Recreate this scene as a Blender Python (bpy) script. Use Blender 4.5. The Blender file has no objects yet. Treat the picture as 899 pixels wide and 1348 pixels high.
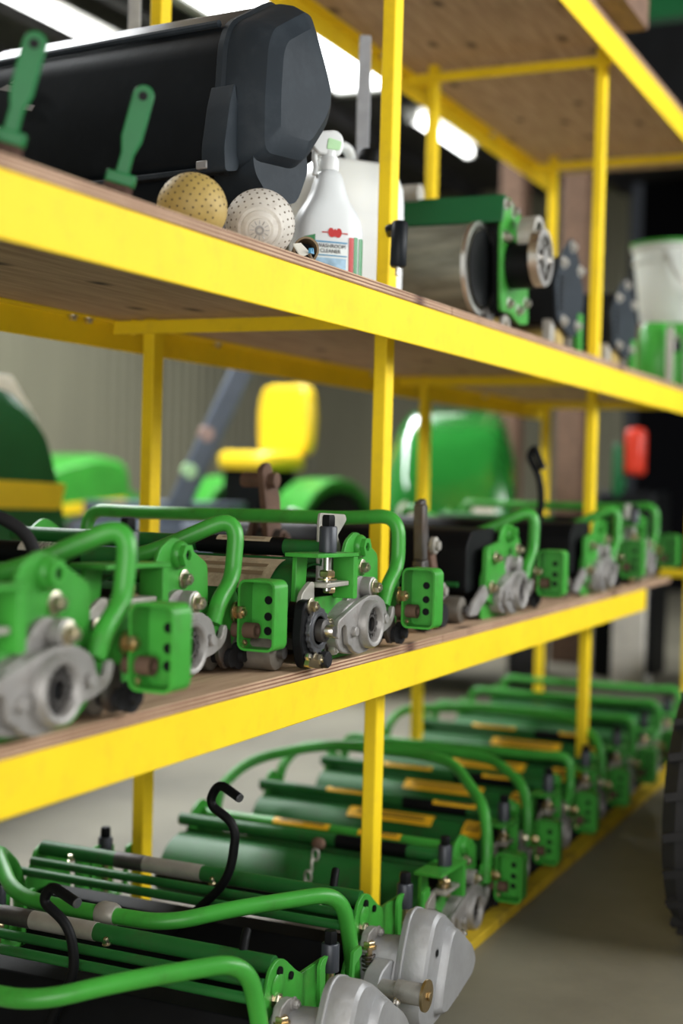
import bpy, bmesh, math, random
from mathutils import Vector, Matrix
random.seed(7)
PI = math.pi
scene = bpy.context.scene
COL = scene.collection

# ------------------------------------------------------------------ camera
A_, P_, R_ = math.radians(24.74), math.radians(1.39), math.radians(1.5)
F = Vector((math.cos(A_)*math.cos(P_), math.sin(A_)*math.cos(P_), -math.sin(P_)))
Rt = Vector((math.sin(A_), -math.cos(A_), 0)); Up = Rt.cross(F)
Rc = Rt*math.cos(R_) + Up*math.sin(R_); Uc = -Rt*math.sin(R_) + Up*math.cos(R_)
cam_d = bpy.data.cameras.new('camera'); cam = bpy.data.objects.new('camera', cam_d); COL.objects.link(cam)
M = Matrix((( Rc.x, Uc.x, -F.x, 0), (Rc.y, Uc.y, -F.y, -1.238), (Rc.z, Uc.z, -F.z, 1.238), (0, 0, 0, 1)))
cam.matrix_world = M
cam_d.sensor_fit = 'HORIZONTAL'; cam_d.sensor_width = 24.0; cam_d.lens = 24.0*1872/899
cam_d.clip_start = 0.02; cam_d.clip_end = 100
cam_d.dof.use_dof = True; cam_d.dof.focus_distance = 2.93; cam_d.dof.aperture_fstop = 1.4
scene.camera = cam

# ------------------------------------------------------------------ world, lights, exposure
world = bpy.data.worlds.new('sky'); scene.world = world; world.use_nodes = True
bg = world.node_tree.nodes['Background']; bg.inputs[0].default_value = (0.82, 0.9, 1.0, 1); bg.inputs[1].default_value = 0.03
def area(name, loc, rot, sx, sy, power, col=(1, 1, 1)):
    l = bpy.data.lights.new(name, 'AREA'); l.shape = 'RECTANGLE'; l.size = sx; l.size_y = sy; l.energy = power; l.color = col
    o = bpy.data.objects.new(name, l); COL.objects.link(o); o.location = loc; o.rotation_euler = rot
    return o
# daylight through the three tall windows of the front wall (behind the photographer)
for i, wx in enumerate((3.6, 6.4, 9.2)):
    area('daylight_front', (wx, -3.95, 2.75), (math.radians(62), 0, 0), 2.3, 1.9, (165, 130, 60)[i], (1.0, 0.985, 0.96))
# added fill lamp at an unseen, invented doorway behind the camera, brightening near-end faces
area('aisle_fill', (-1.42, -1.7, 1.55), (0, math.radians(-90), 0), 2.9, 3.2, 165, (1.0, 0.985, 0.96))
# daylight through the roof skylight behind the rack
area('daylight_roof', (7.0, 3.75, 4.6), (0, 0, 0), 9.0, 0.8, 560, (0.95, 0.98, 1.0))
scene.view_settings.view_transform = 'Standard'; scene.view_settings.look = 'None'
scene.view_settings.gamma = 1.0; scene.view_settings.use_curve_mapping = False
scene.view_settings.exposure = 0.15
try:
    scene.cycles.use_denoising = True
except Exception:
    pass

# ------------------------------------------------------------------ materials
MATS = {}
def mat(name, col, rough=0.5, metal=0.0, var=0.12, scale=14.0, bump=0.0, dirt=None, dirt_amt=0.0, dirt_scale=6.0,
        coat=0.0, emit=0.0, spec=0.5, stretch=(1, 1, 1), trans=0.0, sss=0.0):
    m = bpy.data.materials.new(name); m.use_nodes = True; nt = m.node_tree; N = nt.nodes; L = nt.links
    b = N['Principled BSDF']
    tc = N.new('ShaderNodeTexCoord'); mp = N.new('ShaderNodeMapping'); mp.inputs['Scale'].default_value = stretch
    L.new(tc.outputs['Object'], mp.inputs['Vector'])
    nz = N.new('ShaderNodeTexNoise'); nz.inputs['Scale'].default_value = scale; nz.inputs['Detail'].default_value = 5
    L.new(mp.outputs[0], nz.inputs['Vector'])
    rp = N.new('ShaderNodeValToRGB')
    c0 = [max(0, c*(1-var)) for c in col[:3]]; c1 = [min(1, c*(1+var)) for c in col[:3]]
    rp.color_ramp.elements[0].color = (*c0, 1); rp.color_ramp.elements[1].color = (*c1, 1)
    rp.color_ramp.elements[0].position = 0.3; rp.color_ramp.elements[1].position = 0.7
    L.new(nz.outputs['Fac'], rp.inputs['Fac']); out = rp.outputs['Color']
    if dirt is not None:
        n2 = N.new('ShaderNodeTexNoise'); n2.inputs['Scale'].default_value = dirt_scale; n2.inputs['Detail'].default_value = 8
        n2.inputs['Roughness'].default_value = 0.7
        L.new(mp.outputs[0], n2.inputs['Vector'])
        r2 = N.new('ShaderNodeValToRGB'); r2.color_ramp.elements[0].position = 0.5; r2.color_ramp.elements[1].position = 0.72
        r2.color_ramp.elements[1].color = (dirt_amt,)*3 + (1,)
        L.new(n2.outputs['Fac'], r2.inputs['Fac'])
        mx = N.new('ShaderNodeMix'); mx.data_type = 'RGBA'
        L.new(r2.outputs['Color'], mx.inputs[0]); L.new(out, mx.inputs[6]); mx.inputs[7].default_value = (*dirt, 1); out = mx.outputs[2]
    L.new(out, b.inputs['Base Color'])
    b.inputs['Roughness'].default_value = rough; b.inputs['Metallic'].default_value = metal
    b.inputs['Specular IOR Level'].default_value = spec
    if coat: b.inputs['Coat Weight'].default_value = coat; b.inputs['Coat Roughness'].default_value = 0.15
    if trans: b.inputs['Transmission Weight'].default_value = trans
    if sss: b.inputs['Subsurface Weight'].default_value = sss; b.inputs['Subsurface Radius'].default_value = (.05, .05, .05)
    if emit:
        L.new(out, b.inputs['Emission Color']); b.inputs['Emission Strength'].default_value = emit
    if bump:
        bp = N.new('ShaderNodeBump'); bp.inputs['Strength'].default_value = bump; bp.inputs['Distance'].default_value = 0.004
        n3 = N.new('ShaderNodeTexNoise'); n3.inputs['Scale'].default_value = scale*6; n3.inputs['Detail'].default_value = 4
        L.new(mp.outputs[0], n3.inputs['Vector']); L.new(n3.outputs['Fac'], bp.inputs['Height']); L.new(bp.outputs[0], b.inputs['Normal'])
    MATS[name] = m
    return m

mat('yellow', (0.90, 0.64, 0.018), 0.55, 0, 0.05, 5, 0.05, dirt=(0.45, 0.3, 0.05), dirt_amt=0.18, dirt_scale=18, spec=0.18)
mat('green', (0.045, 0.29, 0.035), 0.38, 0, 0.14, 9, 0.06, dirt=(0.05, 0.06, 0.02), dirt_amt=0.35, dirt_scale=22, coat=0.06, spec=0.32)
mat('green_old_shaded', (0.014, 0.115, 0.022), 0.45, 0, 0.2, 7, 0.08, dirt=(0.035, 0.035, 0.02), dirt_amt=0.55, dirt_scale=14, spec=0.3)  # dirty green, darkened further: shade of the dim lower shelf put into the colour
mat('yellow_worn', (0.62, 0.43, 0.03), 0.65, 0, 0.15, 8, 0.1, dirt=(0.16, 0.12, 0.05), dirt_amt=0.85, dirt_scale=7, spec=0.15)
mat('green_gloss', (0.02, 0.22, 0.03), 0.16, 0, 0.08, 6, coat=1.0)
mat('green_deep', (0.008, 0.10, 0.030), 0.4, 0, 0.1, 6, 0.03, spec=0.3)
mat('dark_green', (0.008, 0.035, 0.015), 0.5, 0, 0.2, 6)
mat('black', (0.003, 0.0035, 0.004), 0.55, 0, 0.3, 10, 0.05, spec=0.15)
mat('rubber', (0.010, 0.010, 0.011), 0.7, 0, 0.3, 20, 0.2, spec=0.25)
mat('black_plastic', (0.006, 0.008, 0.010), 0.46, 0, 0.25, 6, 0.1, dirt=(0.02, 0.025, 0.03), dirt_amt=0.25, dirt_scale=9, spec=0.15)
mat('grey_plastic', (0.020, 0.027, 0.034), 0.6, 0, 0.18, 6, 0.1, dirt=(0.05, 0.06, 0.07), dirt_amt=0.3, dirt_scale=12, spec=0.15)
mat('knob', (0.035, 0.04, 0.05), 0.42, 0.2, 0.2, 15, 0.05)
mat('steel', (0.62, 0.6, 0.56), 0.3, 1.0, 0.12, 20, 0.03)
mat('zinc', (0.66, 0.60, 0.46), 0.28, 1.0, 0.18, 25, 0.03)
mat('brass', (0.58, 0.45, 0.26), 0.32, 1.0, 0.2, 25)
mat('iron', (0.09, 0.085, 0.08), 0.5, 0.7, 0.35, 14, 0.15, dirt=(0.10, 0.055, 0.03), dirt_amt=0.6, dirt_scale=12)
mat('gear_iron', (0.13, 0.135, 0.145), 0.42, 0.7, 0.25, 14, 0.12)
mat('rust', (0.11, 0.062, 0.04), 0.75, 0.15, 0.45, 12, 0.25)
mat('cast', (0.30, 0.29, 0.275), 0.48, 0.35, 0.2, 12, 0.2, dirt=(0.13, 0.10, 0.07), dirt_amt=0.7, dirt_scale=14)
mat('alu', (0.33, 0.335, 0.34), 0.5, 0.35, 0.1, 10, 0.25, dirt=(0.2, 0.19, 0.17), dirt_amt=0.35, dirt_scale=9)
mat('galv', (0.40, 0.385, 0.34), 0.45, 0.45, 0.15, 22, 0.06, dirt=(0.3, 0.26, 0.2), dirt_amt=0.4, dirt_scale=14)
mat('roller', (0.16, 0.145, 0.12), 0.5, 0.4, 0.3, 9, 0.1, dirt=(0.07, 0.05, 0.03), dirt_amt=0.6)
mat('olive_drum', (0.20, 0.20, 0.15), 0.45, 0.35, 0.3, 5, 0.1, dirt=(0.09, 0.08, 0.05), dirt_amt=0.7, dirt_scale=8, stretch=(1, 1, 6))
mat('sticker', (0.80, 0.44, 0.015), 0.45, 0, 0.08, 30)
mat('paper', (0.62, 0.60, 0.52), 0.6, 0, 0.08, 30, dirt=(0.35, 0.26, 0.16), dirt_amt=0.5, dirt_scale=18)
mat('oldpaper', (0.46, 0.38, 0.25), 0.6, 0, 0.2, 30, dirt=(0.2, 0.14, 0.07), dirt_amt=0.8, dirt_scale=20)
mat('ink', (0.02, 0.02, 0.02), 0.6)
mat('old_ink', (0.22, 0.16, 0.09), 0.6)
mat('white_plastic', (0.74, 0.76, 0.75), 0.4, 0, 0.03, 8, sss=0.15)
mat('milky', (0.66, 0.69, 0.69), 0.38, 0, 0.04, 6, sss=0.2)
mat('label_white', (0.74, 0.79, 0.76), 0.4, 0, 0.02, 8)
mat('label_blue', (0.05, 0.26, 0.45), 0.4, 0, 0.02, 8)
mat('label_pale', (0.34, 0.52, 0.66), 0.4, 0, 0.5, 22)
mat('label_red', (0.45, 0.012, 0.01), 0.4, 0, 0.02, 8)
mat('label_green', (0.004, 0.19, 0.045), 0.4, 0, 0.03, 8)
mat('spray_green', (0.45, 0.72, 0.40), 0.4, 0, 0.03, 8)
mat('handle_green', (0.008, 0.13, 0.035), 0.42, 0, 0.15, 9, 0.05, spec=0.25)
mat('bristle', (0.10, 0.055, 0.04), 0.9, 0, 0.4, 60)
mat('ball_gold', (0.42, 0.30, 0.085), 0.6, 0, 0.15, 9, 0.2, dirt=(0.2, 0.14, 0.05), dirt_amt=0.6, dirt_scale=9)
mat('ball_white', (0.58, 0.55, 0.49), 0.6, 0, 0.1, 16, 0.2, dirt=(0.16, 0.11, 0.08), dirt_amt=0.55, dirt_scale=16)
mat('dot_brown', (0.10, 0.07, 0.035), 0.8)
mat('cardboard', (0.22, 0.16, 0.09), 0.8, 0, 0.2, 20)
mat('strap', (0.30, 0.31, 0.33), 0.6, 0, 0.1, 30)
mat('bucket_white', (0.55, 0.58, 0.54), 0.4, 0, 0.05, 8, sss=0.1)
mat('timber', (0.16, 0.09, 0.055), 0.75, 0, 0.3, 6, 0.2, stretch=(1, 6, 6))
mat('red_paint', (0.62, 0.035, 0.012), 0.4)
mat('reflector_pink', (0.40, 0.27, 0.24), 0.5)
mat('seat_yellow', (0.90, 0.62, 0.02), 0.4, 0, 0.05, 6)
mat('blue_grey', (0.10, 0.12, 0.16), 0.5, 0.1, 0.15, 6)
mat('tread', (0.008, 0.008, 0.009), 0.8, 0, 0.3, 20)
mat('roof', (0.035, 0.033, 0.034), 0.8, 0, 0.25, 3)
mat('wall_sheet', (0.20, 0.19, 0.13), 0.7, 0, 0.12, 2.0, 0.05, stretch=(1, 1, .15))
mat('wall_wood', (0.07, 0.055, 0.042), 0.8, 0, 0.25, 2.0, 0.1, stretch=(2, 2, .15))
mat('dark_wall', (0.004, 0.004, 0.005), 0.9, spec=0.05)
mat('white_paint', (0.72, 0.68, 0.60), 0.6)
mat('window_glass', (0.85, 0.92, 1.0), 0.1, 0, 0.01, 2, emit=3.0)
mat('sky_panel', (0.97, 0.99, 1.0), 0.5, 0, 0.01, 2, emit=5.0)
mat('tube_lamp', (1.0, 1.0, 0.98), 0.5, 0, 0.01, 2, emit=7.0)
mat('fixture', (0.50, 0.50, 0.46), 0.5, 0, 0.05, 4)

def concrete():
    m = mat('concrete', (0.20, 0.185, 0.135), 0.62, 0, 0.18, 1.6, 0.12, dirt=(0.11, 0.095, 0.072), dirt_amt=0.6, dirt_scale=0.9)
concrete()
def plywood():
    m = bpy.data.materials.new('plywood'); m.use_nodes = True; nt = m.node_tree; N = nt.nodes; L = nt.links; b = N['Principled BSDF']
    tc = N.new('ShaderNodeTexCoord'); mp = N.new('ShaderNodeMapping'); mp.inputs['Scale'].default_value = (1.2, 14, 1)
    L.new(tc.outputs['Object'], mp.inputs[0])
    nz = N.new('ShaderNodeTexNoise'); nz.inputs['Scale'].default_value = 3; nz.inputs['Detail'].default_value = 9; nz.inputs['Roughness'].default_value = .65
    L.new(mp.outputs[0], nz.inputs[0])
    rp = N.new('ShaderNodeValToRGB'); e = rp.color_ramp.elements
    e[0].position = .3; e[0].color = (0.33, 0.205, 0.12, 1); e[1].position = .68; e[1].color = (0.58, 0.40, 0.26, 1)
    L.new(nz.outputs['Fac'], rp.inputs[0])
    # knots
    mk = N.new('ShaderNodeMapping'); mk.inputs['Scale'].default_value = (2.2, 4.5, 0.01); L.new(tc.outputs['Object'], mk.inputs[0])
    vo = N.new('ShaderNodeTexVoronoi'); vo.voronoi_dimensions = '2D'; vo.inputs['Scale'].default_value = 0.95; L.new(mk.outputs[0], vo.inputs['Vector'])
    kr = N.new('ShaderNodeValToRGB'); ke = kr.color_ramp.elements
    ke[0].position = .02; ke[0].color = (1, 1, 1, 1); ke[1].position = .11; ke[1].color = (0, 0, 0, 1)
    L.new(vo.outputs['Distance'], kr.inputs[0])
    m1 = N.new('ShaderNodeMix'); m1.data_type = 'RGBA'; m1.inputs[7].default_value = (0.055, 0.025, 0.015, 1)
    L.new(kr.outputs[0], m1.inputs[0]); L.new(rp.outputs[0], m1.inputs[6])
    # plies: bands across the thickness
    sp = N.new('ShaderNodeSeparateXYZ'); L.new(tc.outputs['Object'], sp.inputs[0])
    n2 = N.new('ShaderNodeTexNoise'); n2.inputs['Scale'].default_value = 12; L.new(tc.outputs['Object'], n2.inputs[0])
    ma = N.new('ShaderNodeMath'); ma.operation = 'MULTIPLY_ADD'; ma.inputs[1].default_value = 0.0012; L.new(n2.outputs['Fac'], ma.inputs[0]); L.new(sp.outputs['Z'], ma.inputs[2])
    md = N.new('ShaderNodeMath'); md.operation = 'MULTIPLY'; md.inputs[1].default_value = 2*PI/0.0072; L.new(ma.outputs[0], md.inputs[0])
    sn = N.new('ShaderNodeMath'); sn.operation = 'SINE'; L.new(md.outputs[0], sn.inputs[0])
    r3 = N.new('ShaderNodeValToRGB'); e3 = r3.color_ramp.elements; e3[0].position = .0; e3[0].color = (0, 0, 0, 1); e3[1].position = .5; e3[1].color = (1, 1, 1, 1)
    L.new(sn.outputs[0], r3.inputs[0])
    ge = N.new('ShaderNodeNewGeometry'); sg = N.new('ShaderNodeSeparateXYZ'); L.new(ge.outputs['Normal'], sg.inputs[0])
    ab = N.new('ShaderNodeMath'); ab.operation = 'ABSOLUTE'; L.new(sg.outputs['Z'], ab.inputs[0])
    lt = N.new('ShaderNodeMath'); lt.operation = 'LESS_THAN'; lt.inputs[1].default_value = .5; L.new(ab.outputs[0], lt.inputs[0])
    mu = N.new('ShaderNodeMath'); mu.operation = 'MULTIPLY'; L.new(lt.outputs[0], mu.inputs[0]); L.new(r3.outputs[0], mu.inputs[1])
    m2 = N.new('ShaderNodeMix'); m2.data_type = 'RGBA'; m2.inputs[7].default_value = (0.17, 0.07, 0.035, 1)
    L.new(mu.outputs[0], m2.inputs[0]); L.new(m1.outputs[2], m2.inputs[6])
    L.new(m2.outputs[2], b.inputs['Base Color']); b.inputs['Roughness'].default_value = .7
    bp = N.new('ShaderNodeBump'); bp.inputs['Strength'].default_value = .2; bp.inputs['Distance'].default_value = .003
    L.new(nz.outputs['Fac'], bp.inputs['Height']); L.new(bp.outputs[0], b.inputs['Normal'])
    MATS['plywood'] = m
plywood()

# ------------------------------------------------------------------ mesh builder
class MB:
    def __init__(s): s.v = []; s.f = []
    def add(s, vs, fs):
        o = len(s.v); s.v += [tuple(p) for p in vs]; s.f += [tuple(i+o for i in f) for f in fs]; return s
    def box(s, a, b):
        (x0, y0, z0), (x1, y1, z1) = a, b
        x0, x1 = min(x0, x1), max(x0, x1); y0, y1 = min(y0, y1), max(y0, y1); z0, z1 = min(z0, z1), max(z0, z1)
        return s.add([(x0,y0,z0),(x1,y0,z0),(x1,y1,z0),(x0,y1,z0),(x0,y0,z1),(x1,y0,z1),(x1,y1,z1),(x0,y1,z1)],
                     [(0,3,2,1),(4,5,6,7),(0,1,5,4),(1,2,6,5),(2,3,7,6),(3,0,4,7)])
    def bar(s, p, q, w, h, up=(0, 0, 1)):
        p, q = Vector(p), Vector(q); d = (q-p).normalized(); u = Vector(up)
        sd = d.cross(u)
        if sd.length < 1e-4: sd = d.cross(Vector((1, 0, 0)))
        sd.normalize(); u = sd.cross(d).normalized()
        vs = []
        for c in (p, q):
            for a, b in ((-1,-1),(1,-1),(1,1),(-1,1)): vs.append(c+sd*w*.5*a+u*h*.5*b)
        return s.add(vs, [(0,1,2,3),(7,6,5,4),(0,4,5,1),(1,5,6,2),(2,6,7,3),(3,7,4,0)])
    def prism(s, poly, y0, y1, plane='xz'):
        n = len(poly)
        def P(a, b, c): return {'xz': (a, c, b), 'yz': (c, a, b), 'xy': (a, b, c)}[plane]
        vs = [P(a, b, y0) for a, b in poly]+[P(a, b, y1) for a, b in poly]
        ar = sum(poly[i][0]*poly[(i+1) % n][1]-poly[(i+1) % n][0]*poly[i][1] for i in range(n))
        fs = [tuple(range(n)), tuple(range(2*n-1, n-1, -1))]+[((i+1) % n, i, i+n, (i+1) % n+n) for i in range(n)]
        return s.add(vs, fs)
    def lathe(s, prof, p, axis, n=28, cap=True):
        """prof: (radius, distance along axis)"""
        p = Vector(p); d = Vector(axis).normalized(); t = Vector((0, 0, 1)) if abs(d.z) < .9 else Vector((1, 0, 0))
        a = d.cross(t).normalized(); b = d.cross(a)
        vs = []; fs = []
        for r, h in prof:
            for i in range(n):
                g = 2*PI*i/n; vs.append(p+d*h+a*r*math.cos(g)+b*r*math.sin(g))
        for k in range(len(prof)-1):
            for i in range(n):
                j = (i+1) % n; fs.append((k*n+i, k*n+j, (k+1)*n+j, (k+1)*n+i))
        if cap:
            if prof[0][0] > 1e-5: fs.append(tuple(range(n-1, -1, -1)))
            if prof[-1][0] > 1e-5: fs.append(tuple((len(prof)-1)*n+i for i in range(n)))
        return s.add(vs, fs)
    def cyl(s, p, q, r, r2=None, n=20):
        p, q = Vector(p), Vector(q)
        return s.lathe([(r, 0), (r if r2 is None else r2, (q-p).length)], p, q-p, n)
    def ring(s, p, axis, ro, ri, h, n=32):
        return s.lathe([(ri, 0), (ro, 0), (ro, h), (ri, h), (ri, 0)], p, axis, n, cap=False)
    def tube(s, pts, r, n=14, sub=6, cap=True, smooth=True):
        P = [Vector(p) for p in pts]
        if smooth and len(P) > 2:
            Q = [P[0]]
            # round each corner with a quadratic curve
            for i in range(1, len(P)-1):
                a, b, c = P[i-1], P[i], P[i+1]
                ra = min((a-b).length, (c-b).length)*.45
                s0 = b+(a-b).normalized()*ra; s1 = b+(c-b).normalized()*ra
                for k in range(sub+1):
                    t = k/sub; Q.append(s0*(1-t)**2+b*2*t*(1-t)+s1*t*t)
            Q.append(P[-1]); P = Q
        R = r if isinstance(r, (list, tuple)) else [r]*len(P)
        if len(R) != len(P): R = [R[0]]*len(P)
        vs = []; fs = []; T = (P[1]-P[0]).normalized()
        nrm = T.cross(Vector((0, 0, 1)))
        if nrm.length < .1: nrm = T.cross(Vector((1, 0, 0)))
        nrm.normalize()
        for i, p in enumerate(P):
            t = (P[min(i+1, len(P)-1)]-P[max(i-1, 0)]).normalized()
            nrm = (nrm-t*nrm.dot(t)).normalized(); bn = t.cross(nrm)
            for k in range(n):
                g = 2*PI*k/n; vs.append(p+nrm*R[i]*math.cos(g)+bn*R[i]*math.sin(g))
        for i in range(len(P)-1):
            for k in range(n):
                j = (k+1) % n; fs.append((i*n+k, i*n+j, (i+1)*n+j, (i+1)*n+k))
        if cap: fs += [tuple(range(n-1, -1, -1)), tuple((len(P)-1)*n+k for k in range(n))]
        return s.add(vs, fs)
    def hexa(s, p, axis, r, h): return s.lathe([(r*.92, 0), (r, h*.15), (r, h*.8), (r*.85, h)], p, axis, 6)
    def sphere(s, p, r, nu=24, nv=14, sc=(1, 1, 1), axis=None):
        prof = [(max(1e-4, r*math.sin(PI*i/nv)), -r*math.cos(PI*i/nv)) for i in range(nv+1)]
        o = len(s.v); s.lathe(prof, (0, 0, 0), axis or (0, 0, 1), nu, cap=False)
        s.v[o:] = [(p[0]+x*sc[0], p[1]+y*sc[1], p[2]+z*sc[2]) for x, y, z in s.v[o:]]
        return s
    def loft(s, rings, cap=True):
        n = len(rings[0]); vs = [p for r in rings for p in r]; fs = []
        for k in range(len(rings)-1):
            for i in range(n):
                j = (i+1) % n; fs.append((k*n+i, k*n+j, (k+1)*n+j, (k+1)*n+i))
        if cap: fs += [tuple(range(n-1, -1, -1)), tuple((len(rings)-1)*n+i for i in range(n))]
        return s.add(vs, fs)
    def mesh(s, name, material, angle=38, recalc=True):
        me = bpy.data.meshes.new(name); me.from_pydata(s.v, [], s.f)
        if recalc:
            bm = bmesh.new(); bm.from_mesh(me); bmesh.ops.recalc_face_normals(bm, faces=bm.faces); bm.to_mesh(me); bm.free()
        me.materials.append(MATS[material]); me.shade_smooth(); me.set_sharp_from_angle(angle=math.radians(angle)); me.update()
        return me
    def build(s, name, material, parent=None, bevel=0.0, seg=2, angle=38, loc=None):
        me = s.mesh(name, material, angle)
        o = bpy.data.objects.new(name, me); COL.objects.link(o)
        if parent: o.parent = parent
        if loc: o.location = loc
        if bevel:
            b = o.modifiers.new('bevel', 'BEVEL'); b.width = bevel; b.segments = seg; b.limit_method = 'ANGLE'; b.angle_limit = math.radians(40)
        return o
def inst(name, me, parent=None, loc=(0, 0, 0), rot=None):
    o = bpy.data.objects.new(name, me); COL.objects.link(o); o.parent = parent; o.location = loc
    if rot: o.rotation_euler = rot
    return o
def tag(o, label, cat, group=None):
    o['label'] = label; o['category'] = cat
    if group: o['group'] = group
    return o
def struct(o): o['kind'] = 'structure'; return o
def thing(name, label, cat, loc=(0, 0, 0), rz=0.0, group=None, sc=(1, 1, 1)):
    o = bpy.data.objects.new(name, None); COL.objects.link(o); o.location = loc; o.rotation_euler = (0, 0, rz); o.scale = sc
    o.empty_display_size = 0.05
    return tag(o, label, cat, group)
def kids(o, _c={}):
    return [c for c in bpy.data.objects if c.parent is o]
def copy_tree(o, parent=None, skip=()):
    c = o.copy(); COL.objects.link(c); c.parent = parent
    for ch in kids(o):
        if ch.name.split('.')[0] not in skip: copy_tree(ch, c, skip)
    return c
def text(name, body, size, material, parent, mw, spacing=1.0, extrude=0.0003):
    cu = bpy.data.curves.new(name, 'FONT'); cu.body = body; cu.size = size; cu.align_x = 'CENTER'; cu.align_y = 'CENTER'
    cu.extrude = extrude; cu.space_character = spacing
    t = bpy.data.objects.new('tmp', cu); COL.objects.link(t)
    dg = bpy.context.evaluated_depsgraph_get(); me = bpy.data.meshes.new_from_object(t.evaluated_get(dg))
    bpy.data.objects.remove(t); me.materials.clear(); me.materials.append(MATS[material]); me.transform(mw)
    o = bpy.data.objects.new(name, me); COL.objects.link(o); o.parent = parent
    return o
def rrect(x0, z0, x1, z1, r, n=5):
    out = []
    for cx, cz, a0 in ((x1-r, z1-r, 0), (x0+r, z1-r, 90), (x0+r, z0+r, 180), (x1-r, z0+r, 270)):
        for k in range(n+1):
            g = math.radians(a0+90*k/n); out.append((cx+r*math.cos(g), cz+r*math.sin(g)))
    return out
def circ(cx, cz, r, n=20): return [(cx+r*math.cos(2*PI*k/n), cz+r*math.sin(2*PI*k/n)) for k in range(n)]
def round_poly(poly, r, n=4):
    out = []; m = len(poly)
    for i in range(m):
        a, b, c = Vector(poly[i-1]), Vector(poly[i]), Vector(poly[(i+1) % m])
        d = min(r, (a-b).length*.45, (c-b).length*.45)
        s0 = b+(a-b).normalized()*d; s1 = b+(c-b).normalized()*d
        for k in range(n+1):
            t = k/n; q = s0*(1-t)**2+b*2*t*(1-t)+s1*t*t; out.append((q.x, q.y))
    return out

# ================================================================== SETTING
fl = struct(MB().box((-6, -4.2, -.1), (17, 7.2, 0)).build('floor', 'concrete'))
ce = struct(MB().box((-6, -4.2, 4.85), (17, 7.2, 4.95)).build('ceiling', 'roof'))
m = MB()
for i in range(12):
    m.box((-6, -3.8+i*.95, 4.7), (17, -3.7+i*.95, 4.85))
struct(m.build('trim_1', 'roof'))
def corrugated(length, z1, pitch=.18, d=.035):
    pts = []; n = int(length/pitch)
    for i in range(n):
        x = i*pitch; pts += [(x, 0), (x+pitch*.3, 0), (x+pitch*.42, d), (x+pitch*.82, d)]
    pts.append((n*pitch, 0)); mb = MB(); k = len(pts)
    vs = [(x, y, 0) for x, y in pts]+[(x, y, z1) for x, y in pts]+[(x, y+.04, 0) for x, y in pts]+[(x, y+.04, z1) for x, y in pts]
    fs = []
    for i in range(k-1): fs += [(i, i+1, i+1+k, i+k), (2*k+i, 3*k+i, 3*k+i+1, 2*k+i+1), (k+i, k+i+1, 3*k+i+1, 3*k+i)]
    mb.add(vs, fs); return mb
struct(corrugated(23, 4.85).build('wall_back', 'wall_sheet', loc=(-6, 7.0, 0)))
w = struct(corrugated(4.3, 4.85).build('wall_right', 'wall_sheet', loc=(16.9, 7.0, 0))); w.rotation_euler = (0, 0, -PI/2)
# dark sliding door filling the rest of the end wall
d = struct(MB().box((16.84, -4.2, 0), (16.94, 2.7, 4.85)).build('door_1', 'dark_wall'))
m = MB(); m.box((-1.6, -.1, 0), (-1.5, 7.0, 4.85)); m.box((-1.6, -4.2, 0), (-1.5, -3.3, 4.85)); m.box((-1.6, -3.3, 3.0), (-1.5, -.1, 4.85))  # unseen wall; its opening is added for the fill lamp
struct(m.build('wall_left', 'wall_wood'))
# front wall with three windows
m = MB(); xs = [-6, 2.4, 4.8, 5.2, 7.6, 8.0, 10.4, 17]
for i in range(0, 8, 2): m.box((xs[i], -4.2, 0), (xs[i+1], -4.05, 4.85))
for i in (1, 3, 5): m.box((xs[i], -4.2, 0), (xs[i+1], -4.05, 1.8)); m.box((xs[i], -4.2, 3.75), (xs[i+1], -4.05, 4.85))
struct(m.build('wall_front', 'wall_wood'))
for k, i in enumerate((1, 3, 5)):
    wo = struct(MB().box((xs[i], -4.15, 1.8), (xs[i+1], -4.13, 3.75)).build('window_%d' % (k+1), 'window_glass'))
    for t in (0, .5, 1):
        x = xs[i]+t*(xs[i+1]-xs[i]-.05); MB().box((x, -4.13, 1.8), (x+.05, -4.06, 3.75)).build('mullion', 'white_paint', wo)
    MB().box((xs[i], -4.13, 2.75), (xs[i+1], -4.06, 2.8)).build('transom', 'white_paint', wo)
# roof skylight strip
sk = struct(MB().box((2.5, 3.35, 4.64), (11.4, 4.15, 4.68)).build('window_5', 'sky_panel'))
m = MB(); m.box((2.4, 3.25, 4.62), (11.5, 3.35, 4.85)); m.box((2.4, 4.15, 4.62), (11.5, 4.25, 4.85)); m.box((11.4, 3.25, 4.62), (11.5, 4.25, 4.85)); m.box((2.4, 3.25, 4.62), (2.5, 4.25, 4.85))
m.build('window_frame', 'fixture', sk)

# fluorescent lamps
def lamp(x0, x1, y, z, label):
    t = thing('ceiling_lamp', label, 'lamp', ((x0+x1)/2, y, z), 0, 'fluorescent lamps under the roof')
    h = (x1-x0)/2
    MB().prism([(-.12, .06), (-.06, .1), (.06, .1), (.12, .06)], -h, h, 'yz').build('housing', 'fixture', t)
    MB().cyl((-h+.03, 0, 0), (h-.03, 0, 0), .045, n=16).build('tube', 'tube_lamp', t)
    for sx in (-1, 1):
        MB().box((sx*h-.02, -.05, -.05), (sx*h+.02, .05, .07)).build('end_holder', 'fixture', t)
        MB().cyl((sx*.7*h, 0, .1), (sx*.7*h, 0, 4.72-z), .006, n=6).build('hanger', 'fixture', t)
lamp(6.6, 9.9, 5.2, 4.58, 'fluorescent lamp high in the top left corner above the black hood')
lamp(12.1, 13.6, 3.72, 4.55, 'short bright fluorescent lamp behind the upper yellow posts')
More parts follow.
